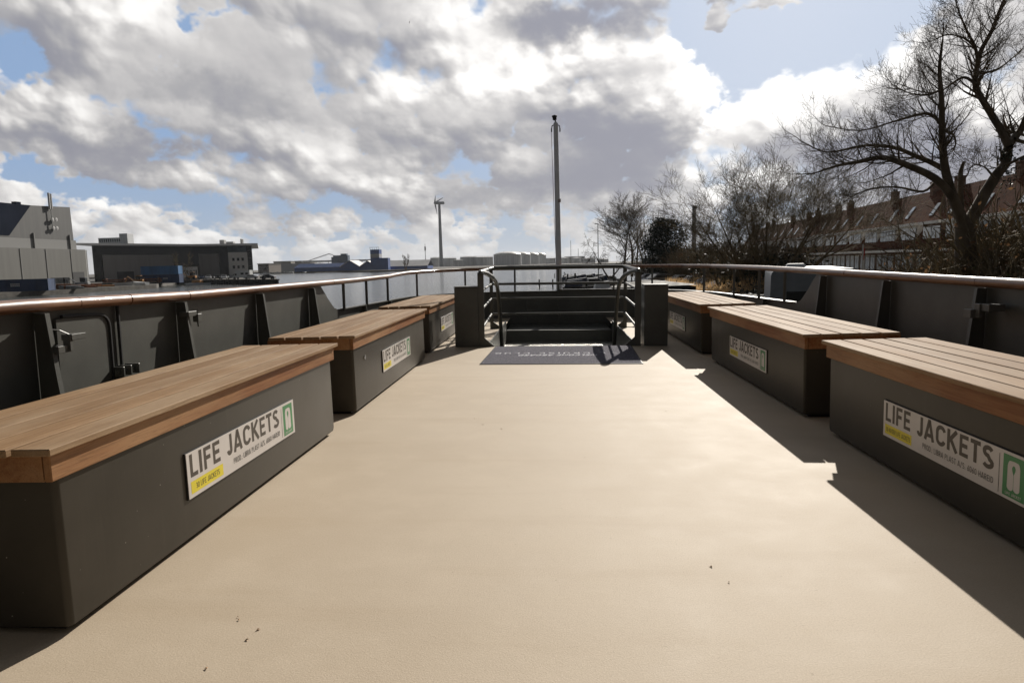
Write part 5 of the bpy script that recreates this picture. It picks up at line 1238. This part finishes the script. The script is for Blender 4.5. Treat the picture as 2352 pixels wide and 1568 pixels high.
for i, (px, Y, s, kd) in enumerate(BUSH):
    k = (kd, i % 2) if (kd, i % 2) in PR else (kd, 0); src = PR[k]; o = src if k not in used else copy_tree(src); used.add(k)
    x = at(px, 620, Y).x; o.location = (x, Y, 1.35 if Y < 60 else 1.6); o.scale = (s*1.05, s*1.05, s); o.rotation_euler.z = i*1.7
    tag(o, '%s, %s bush from the left on the right bank' % (kindword[kd], ordn[i]), 'bush', 'bushes on the right bank')
for k, o in PR.items():
    if k not in used:
        for c in list(o.children): bpy.data.objects.remove(c)
        bpy.data.objects.remove(o)
# reeds: countless blades
def leafy(name, c, tr=.5, var=.35, scale=.8):
    # thin leaves and blades let part of the light through
    m = mat(name, c, .8, var=var, scale=scale); nt = m.node_tree; b = nt.nodes['Principled BSDF']; src = b.inputs['Base Color'].links[0].from_socket
    t = nt.nodes.new('ShaderNodeBsdfTranslucent'); nt.links.new(src, t.inputs[0]); mx = nt.nodes.new('ShaderNodeMixShader'); mx.inputs[0].default_value = tr
    nt.links.new(b.outputs[0], mx.inputs[1]); nt.links.new(t.outputs[0], mx.inputs[2]); nt.links.new(mx.outputs[0], nt.nodes['Material Output'].inputs[0]); return m
def reeds():
    rs = np.random.default_rng(8); n = 42000; Y = rs.uniform(38, 118, n); w_ = rs.uniform(-1.8, 4.2, n); X = np.array([shore_x(y) for y in Y])+w_-.4
    keep = (np.sin(X*.9)+np.sin(Y*.31)+rs.normal(size=n)*.6 > -1.0); X, Y = X[keep], Y[keep]; n = len(X)
    z0 = np.interp(w_[keep], [-1.8, 0, 1.2, 4.2], [0, 0, .6, 1.4]); h = rs.uniform(1.7, 2.9, n); lx = rs.normal(size=n)*.16; ly = rs.normal(size=n)*.16; wd = .018*np.maximum(1, Y/45)
    V = np.stack([np.stack([X-wd, Y, z0], 1), np.stack([X+wd, Y, z0], 1), np.stack([X+lx+wd*1.6, Y+ly, z0+h*.8], 1), np.stack([X+lx*1.3, Y+ly*1.3, z0+h], 1), np.stack([X+lx-wd*1.6, Y+ly, z0+h*.8], 1)], 1).reshape(-1, 3)
    o = npmesh('reeds', V, np.arange(n*5).reshape(n, 5), leafy('dry_reed', (.40, .27, .14))); tag(o, 'dry tan reeds standing along the right bank', 'reeds', kind='stuff')
    n = 9000; X = rs.uniform(8, 60, n); Y = rs.uniform(12, 110, n); k = X > np.array([shore_x(y) for y in Y])+1.5; X, Y = X[k], Y[k]; n = len(X); h = rs.uniform(.1, .45, n); wd = .03; zb = 1.3
    V = np.stack([np.stack([X-wd, Y, X*0+zb], 1), np.stack([X+wd, Y, X*0+zb], 1), np.stack([X+rs.normal(size=n)*.1, Y, zb+h], 1)], 1).reshape(-1, 3)
    o = npmesh('grass', V, np.arange(n*3).reshape(n, 3), GREENL); tag(o, 'rough grass on the right bank', 'grass', kind='stuff')
reeds()
# ---- terraced houses
TILE = mat('roof_tiles', (.075, .028, .014), 1.0, spec=.05, var=.35, scale=3, bump=.6, bscale=4); BRICK = mat('dark_brick', (.15, .095, .07), 1.0, spec=.05, var=.25, scale=5); DWHITE = mat('dormer_white', (.78, .78, .76), .5, var=.06)
CURT = mat('window_pane', (.30, .34, .37), .08, var=.35, scale=1.2)
def house_proto(var):
    """front faces local -x; width 5.6 along y; eaves at 3.6, dormer roof 5.9, ridge 9.9"""
    t = bpy.data.objects.new('terraced_house', None); col.objects.link(t); W = 5.6; h = W/2
    MB().box(0, 8, -h, h, 0, 3.5).build('wall', BRICK, t)
    m = MB(); m.add([(-.3, -h, 3.45), (-.3, h, 3.45), (4.0, h, 9.9), (4.0, -h, 9.9), (8.3, h, 3.45), (8.3, -h, 3.45)], [(0, 1, 2, 3), (3, 2, 4, 5), (0, 3, 5), (1, 4, 2)]); rf = m.build('roof', TILE, t)
    if var != 1:
        m = MB(); m.box(3.6, 4.4, h-.55, h+.25, 9.2, 10.75); m.box(3.55, 4.45, h-.6, h+.3, 10.751, 10.9); m.build('chimney', BRICK, rf)
        m = MB(); m.box(3.7, 3.9, h-.4, h-.2, 10.9, 11.2); m.build('chimney_pot', DARKPILE, rf); m = MB(); m.box(4.1, 4.3, h-.1, h+.1, 10.9, 11.2); m.build('chimney_pot', DARKPILE, rf)
    dl = -h+.9; dr = h-.5 if var != 1 else h-.05
    MB().box(.35, 3.0, dl, dr, 3.8, 5.85).build('dormer', BRICK if var == 2 else DWHITE, t); MB().box(-.05, 3.2, dl-.25, dr+.25, 5.851, 6.12).build('dormer_roof', DWHITE, t)
    n = 3 if var == 0 else (5 if var == 1 else 2)
    for k in range(n):
        a = dl+.15+(dr-dl-.3)*k/n; b = a+(dr-dl-.3)/n-.12; MB().box(.29, .345, a, b, 4.15, 5.6).build('window', CURT, t)
    MB().box(-1.0, -.31, -h, h, 3.0, 3.25).build('canopy', DWHITE, t)
    for k in range(3):
        a = -h+.4+k*1.75; f = MB().box(-.06, -.005, a, a+1.35, .9 if k else .1, 2.7).build('window', DWHITE, t); m = MB(); m.box(-.09, -.065, a+.08, a+.60, 1.0 if k else .2, 2.6); m.box(-.09, -.065, a+.70, a+1.27, 1.0 if k else .2, 2.6); m.build('pane', CURT, f)
    a = -h+1.2+var*.7; sl = (9.9-3.45)/4.3
    def onroof(x, y, e): return (x-e*.83, y, 3.45+(x+.3)*sl+e*.55)
    m = MB(); q = [onroof(2.0, a, .06), onroof(2.0, a+.8, .06), onroof(2.9, a+.8, .06), onroof(2.9, a, .06)]; q2 = [onroof(2.0, a, 0), onroof(2.0, a+.8, 0), onroof(2.9, a+.8, 0), onroof(2.9, a, 0)]
    m.add(q+q2, [(0, 1, 2, 3), (0, 4, 5, 1), (1, 5, 6, 2), (2, 6, 7, 3), (3, 7, 4, 0)]); m.build('skylight', CURT, t)
    return t
HP = [house_proto(k) for k in range(3)]; usedh = set(); hd = Vector((.086, 1, 0)).normalized(); hn = Vector((hd.y, -hd.x, 0))
for i in range(26):
    k = (0, 1, 1, 2, 0, 1, 2, 0, 1)[i % 9]; o = HP[k] if k not in usedh else copy_tree(HP[k]); usedh.add(k)
    p = hn*33.0+hd*(44+i*5.62); o.location = (p.x, p.y, 1.8); o.rotation_euler.z = -math.atan2(.086, 1)
    tag(o, 'red roofed terraced house with white dormer, %s from the right edge' % ordn[i], 'house', 'terraced houses behind the right bank')
# ---- vehicles and boats on the right
def near_van():
    # rear of a white camper: standing on the bank close to the boat
    t = thing('camper_van', 'white camper seen from behind over the right rail, tubular rack on its back', 'camper van', (at(1872, 650, 20).x, 20, 1.40), -.27)
    pr = []
    for (cx, cz, a0) in ((1.0, 2.65, 0), (-1.0, 2.65, 90), (-1.05, .5, 180), (1.05, .5, 270)):
        r_ = .18; pr += [(cx+r_*math.cos(math.radians(a0+a)), cz+r_*math.sin(math.radians(a0+a))) for a in (0, 30, 60, 90)]
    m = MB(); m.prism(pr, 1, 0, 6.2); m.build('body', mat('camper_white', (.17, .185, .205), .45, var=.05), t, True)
    MB().bbox(-.75, .75, -.02, .005, 1.55, 2.2, .008).build('rear_window', CARGL, t); MB().bbox(-.7, -.15, 1.2, 1.8, 2.84, 2.98, .05).build('roof_hatch', WHITEP, t)
    m = MB(); m.tube([(-.45, -.12, .9), (-.45, -.12, 1.75), (-.40, -.12, 1.83), (.30, -.12, 1.83), (.35, -.12, 1.75), (.35, -.12, .9)], .025, 8); m.tube([(-.45, -.12, 1.3), (.35, -.12, 1.3)], .02, 6); m.tube([(-.40, 0, 1.83), (-.40, -.12, 1.83)], .02, 6); m.build('rear_rack', GALV, t, True)
    for s in (-1, 1): MB().bbox(s*.95-.12, s*.95+.12, -.03, .0, .72, .92, .008).build('tail_light', MATS['tail_red'], t)
    MB().box(-1.15, 1.15, -.04, .1, .3, .5).build('bumper', GREYCLAD, t)
near_van()
g2 = 'cars parked on the right bank'
for (px, Y, rz, cm, lab) in ((1575, 72, .1, CW, 'white car behind the reeds, left of the bank row'), (1606, 68, .15, CW, 'second white car behind the reeds'), (1640, 58, .2, CG, 'grey car half hidden in the bank bushes'), (1676, 50, .1, CS, 'silver car glimpsed between rail posts and bushes'),
                             (1500, 84, 0., CW, 'distant white car right of the guard rail end'), (1520, 80, .3, CS, 'distant silver car beside the distant white car'), (1715, 30, .6, CB, 'black car left of the camper')):
    make_car(lab, (at(px, 640, Y).x, Y, 1.55), rz, cm, group=g2)
# small low thing
p = at(1507, 650, 30)
t = thing('boat_cover', 'peaked grey tarpaulin cover over a small boat by the reeds', 'tarpaulin', (p.x, 30, .3)); TP = mat('grey_tarp', (.10, .09, .075), .7, var=.15, scale=1.5)
za = at(1485, 642, 30).z-.3; zb = at(1507, 657, 30).z-.3
m = MB(); m.add([(-1.9, -.9, zb), (1.6, -.9, zb+.05), (1.6, .9, zb+.05), (-1.9, .9, zb), (-.5, 0, za), (.0, 0, za-.03)], [(0, 1, 5, 4), (1, 2, 5), (2, 3, 4, 5), (3, 0, 4)]); m.build('cover', TP, t)
m = MB(); m.prism([(-1.8, 0), (1.3, 0), (1.55, zb-.02), (-1.85, zb-.03)], 1, -.8, .8); m.build('hull', DARKPILE, t)
NAVYT = mat('navy_tarpaulin', (.020, .028, .055), .7, var=.2, scale=1.5); GRB = mat('grey_boat', (.16, .17, .18), .5, var=.1)
gb = 'boats moored on the right'
for (px, py, Y, L, rz, cm, cab, cov, lab) in (
    (1310, 640, 150, 7, 1.2, GRB, True, NAVYT, 'leftmost moored boat, grey with a dark hood'), (1330, 640, 140, 6, .3, GRB, False, GRB, 'grey open boat beside the leftmost hooded boat'),
    (1352, 636, 150, 7, .2, WHITEP, True, NAVYT, 'small white cruiser behind the grey boats'), (1375, 634, 155, 8, .1, GRB, True, NAVYT, 'boat under a navy tarpaulin behind the white cruiser'),
    (1362, 650, 118, 10, .08, WHITEP, True, NAVYT, 'largest white cruiser with black windscreen nearest the jetty'), (1352, 661, 106, 8, 0., DARKPILE, False, NAVYT, 'dark low boat in front of the largest cruiser'),
    (1410, 660, 96, 6, .1, GRB, False, WHITEP, 'pale inflatable dinghy at the stern rail'), (1385, 663, 98, 4, .2, GRB, False, None, 'tiny grey rowing boat beside the dinghy'),
    (1400, 640, 135, 7, .3, GRB, True, NAVYT, 'navy covered boat close to the reeds'), (1520, 668, 62, 6, .1, GRB, False, GRB, 'pale boat below the grey tarpaulin cover')):
    p = at(px, py, Y); hullboat('moored_boat', lab, (p.x, Y, 0), rz+PI*0, L, cm, cab, cov, gb)
# jetty with piles
t = thing('jetty', 'low wooden jetty with dark piles between the moored boats', 'jetty', (at(1350, 645, 128).x, 128, 0)); WD = mat('old_jetty_wood', (.12, .10, .08), .9, var=.3)
MB().box(-4, 14, -.7, .7, .7, .85).build('walkway', WD, t); MB().box(-9.5, -4, -.6, .6, .65, .8).build('walkway', WD, t)
for x in (-9, -6.5, -4, -1, 2, 5, 8, 11): MB().tube([(x, -.8, -1), (x, -.8, 1.5)], .13, 7).build('pile', DARKPILE, t)
for (px, Y, h) in ((1304, 134, 2.2), (1321, 128, 2.4), (1384, 110, 2.0), (1347, 104, 1.2), (1420, 105, 1.8)):
    p = at(px, 645, Y); t = thing('mooring_pile', {1304: 'dark mooring pile just right of the mast', 1321: 'mooring pile right of the grey boat', 1384: 'mooring pile in front of the cruiser stern', 1347: 'short mooring pile before the dark low boat', 1420: 'mooring pile near the reeds'}[px], 'pile', (p.x, Y, 0), group='mooring piles')
    MB().tube([(0, 0, -1), (0, 0, h)], .16, 8).build('post', DARKPILE, t); MB().tube([(0, 0, h), (0, 0, h+.1)], .18, 8).build('cap', GALV, t)
# flag pole in a garden
p = at(1981, 600, 38); t = thing('flagpole', 'white garden flagpole with a furled red and white flag', 'flagpole', (p.x, 38, 1.8)); zt = at(1981, 561, 38).z-1.8
MB().tube([(0, 0, 0), (0, 0, zt)], .035, 6).build('pole', WHITEP, t); m = MB(); m.add([(.02, 0, zt-.1), (.14, .03, zt-.3), (.10, .05, zt-.9), (.03, 0, zt-.8)], [(0, 1, 2, 3)]); m.build('flag', MATS['tail_red'], t)
m = MB(); m.add([(.02, 0, zt-.8), (.12, .05, zt-.9), (.14, .02, zt-1.5), (.03, 0, zt-1.4)], [(0, 1, 2, 3)]); m.build('flag', WHITEP, t)
# bird
p = at(940, 52, 90); m = MB(); m.add([(0, -.12, 0), (0, .22, .02), (.10, .05, .28), (-.02, .0, -.30), (.05, .0, .0)], [(0, 4, 1), (0, 2, 1), (0, 3, 1)]); m.v = [(x+p.x, y+p.y, z+p.z) for x, y, z in m.v]; o = m.build('bird', BLACK); tag(o, 'tiny dark bird high in the clouds', 'bird')
# ---- damp spring haze over the harbour
hm = bpy.data.materials.new('haze'); hm.use_nodes = True; nt = hm.node_tree; nt.nodes.clear()
pv = nt.nodes.new('ShaderNodeVolumePrincipled'); pv.inputs['Color'].default_value = (.92, .95, 1, 1); pv.inputs['Density'].default_value = .00006; pv.inputs['Anisotropy'].default_value = .25
ho = nt.nodes.new('ShaderNodeOutputMaterial'); nt.links.new(pv.outputs[0], ho.inputs['Volume'])
o = MB().box(-7200, 7200, -7200, 7200, -4.8, 132).build('haze', hm); tag(o, kind='stuff')
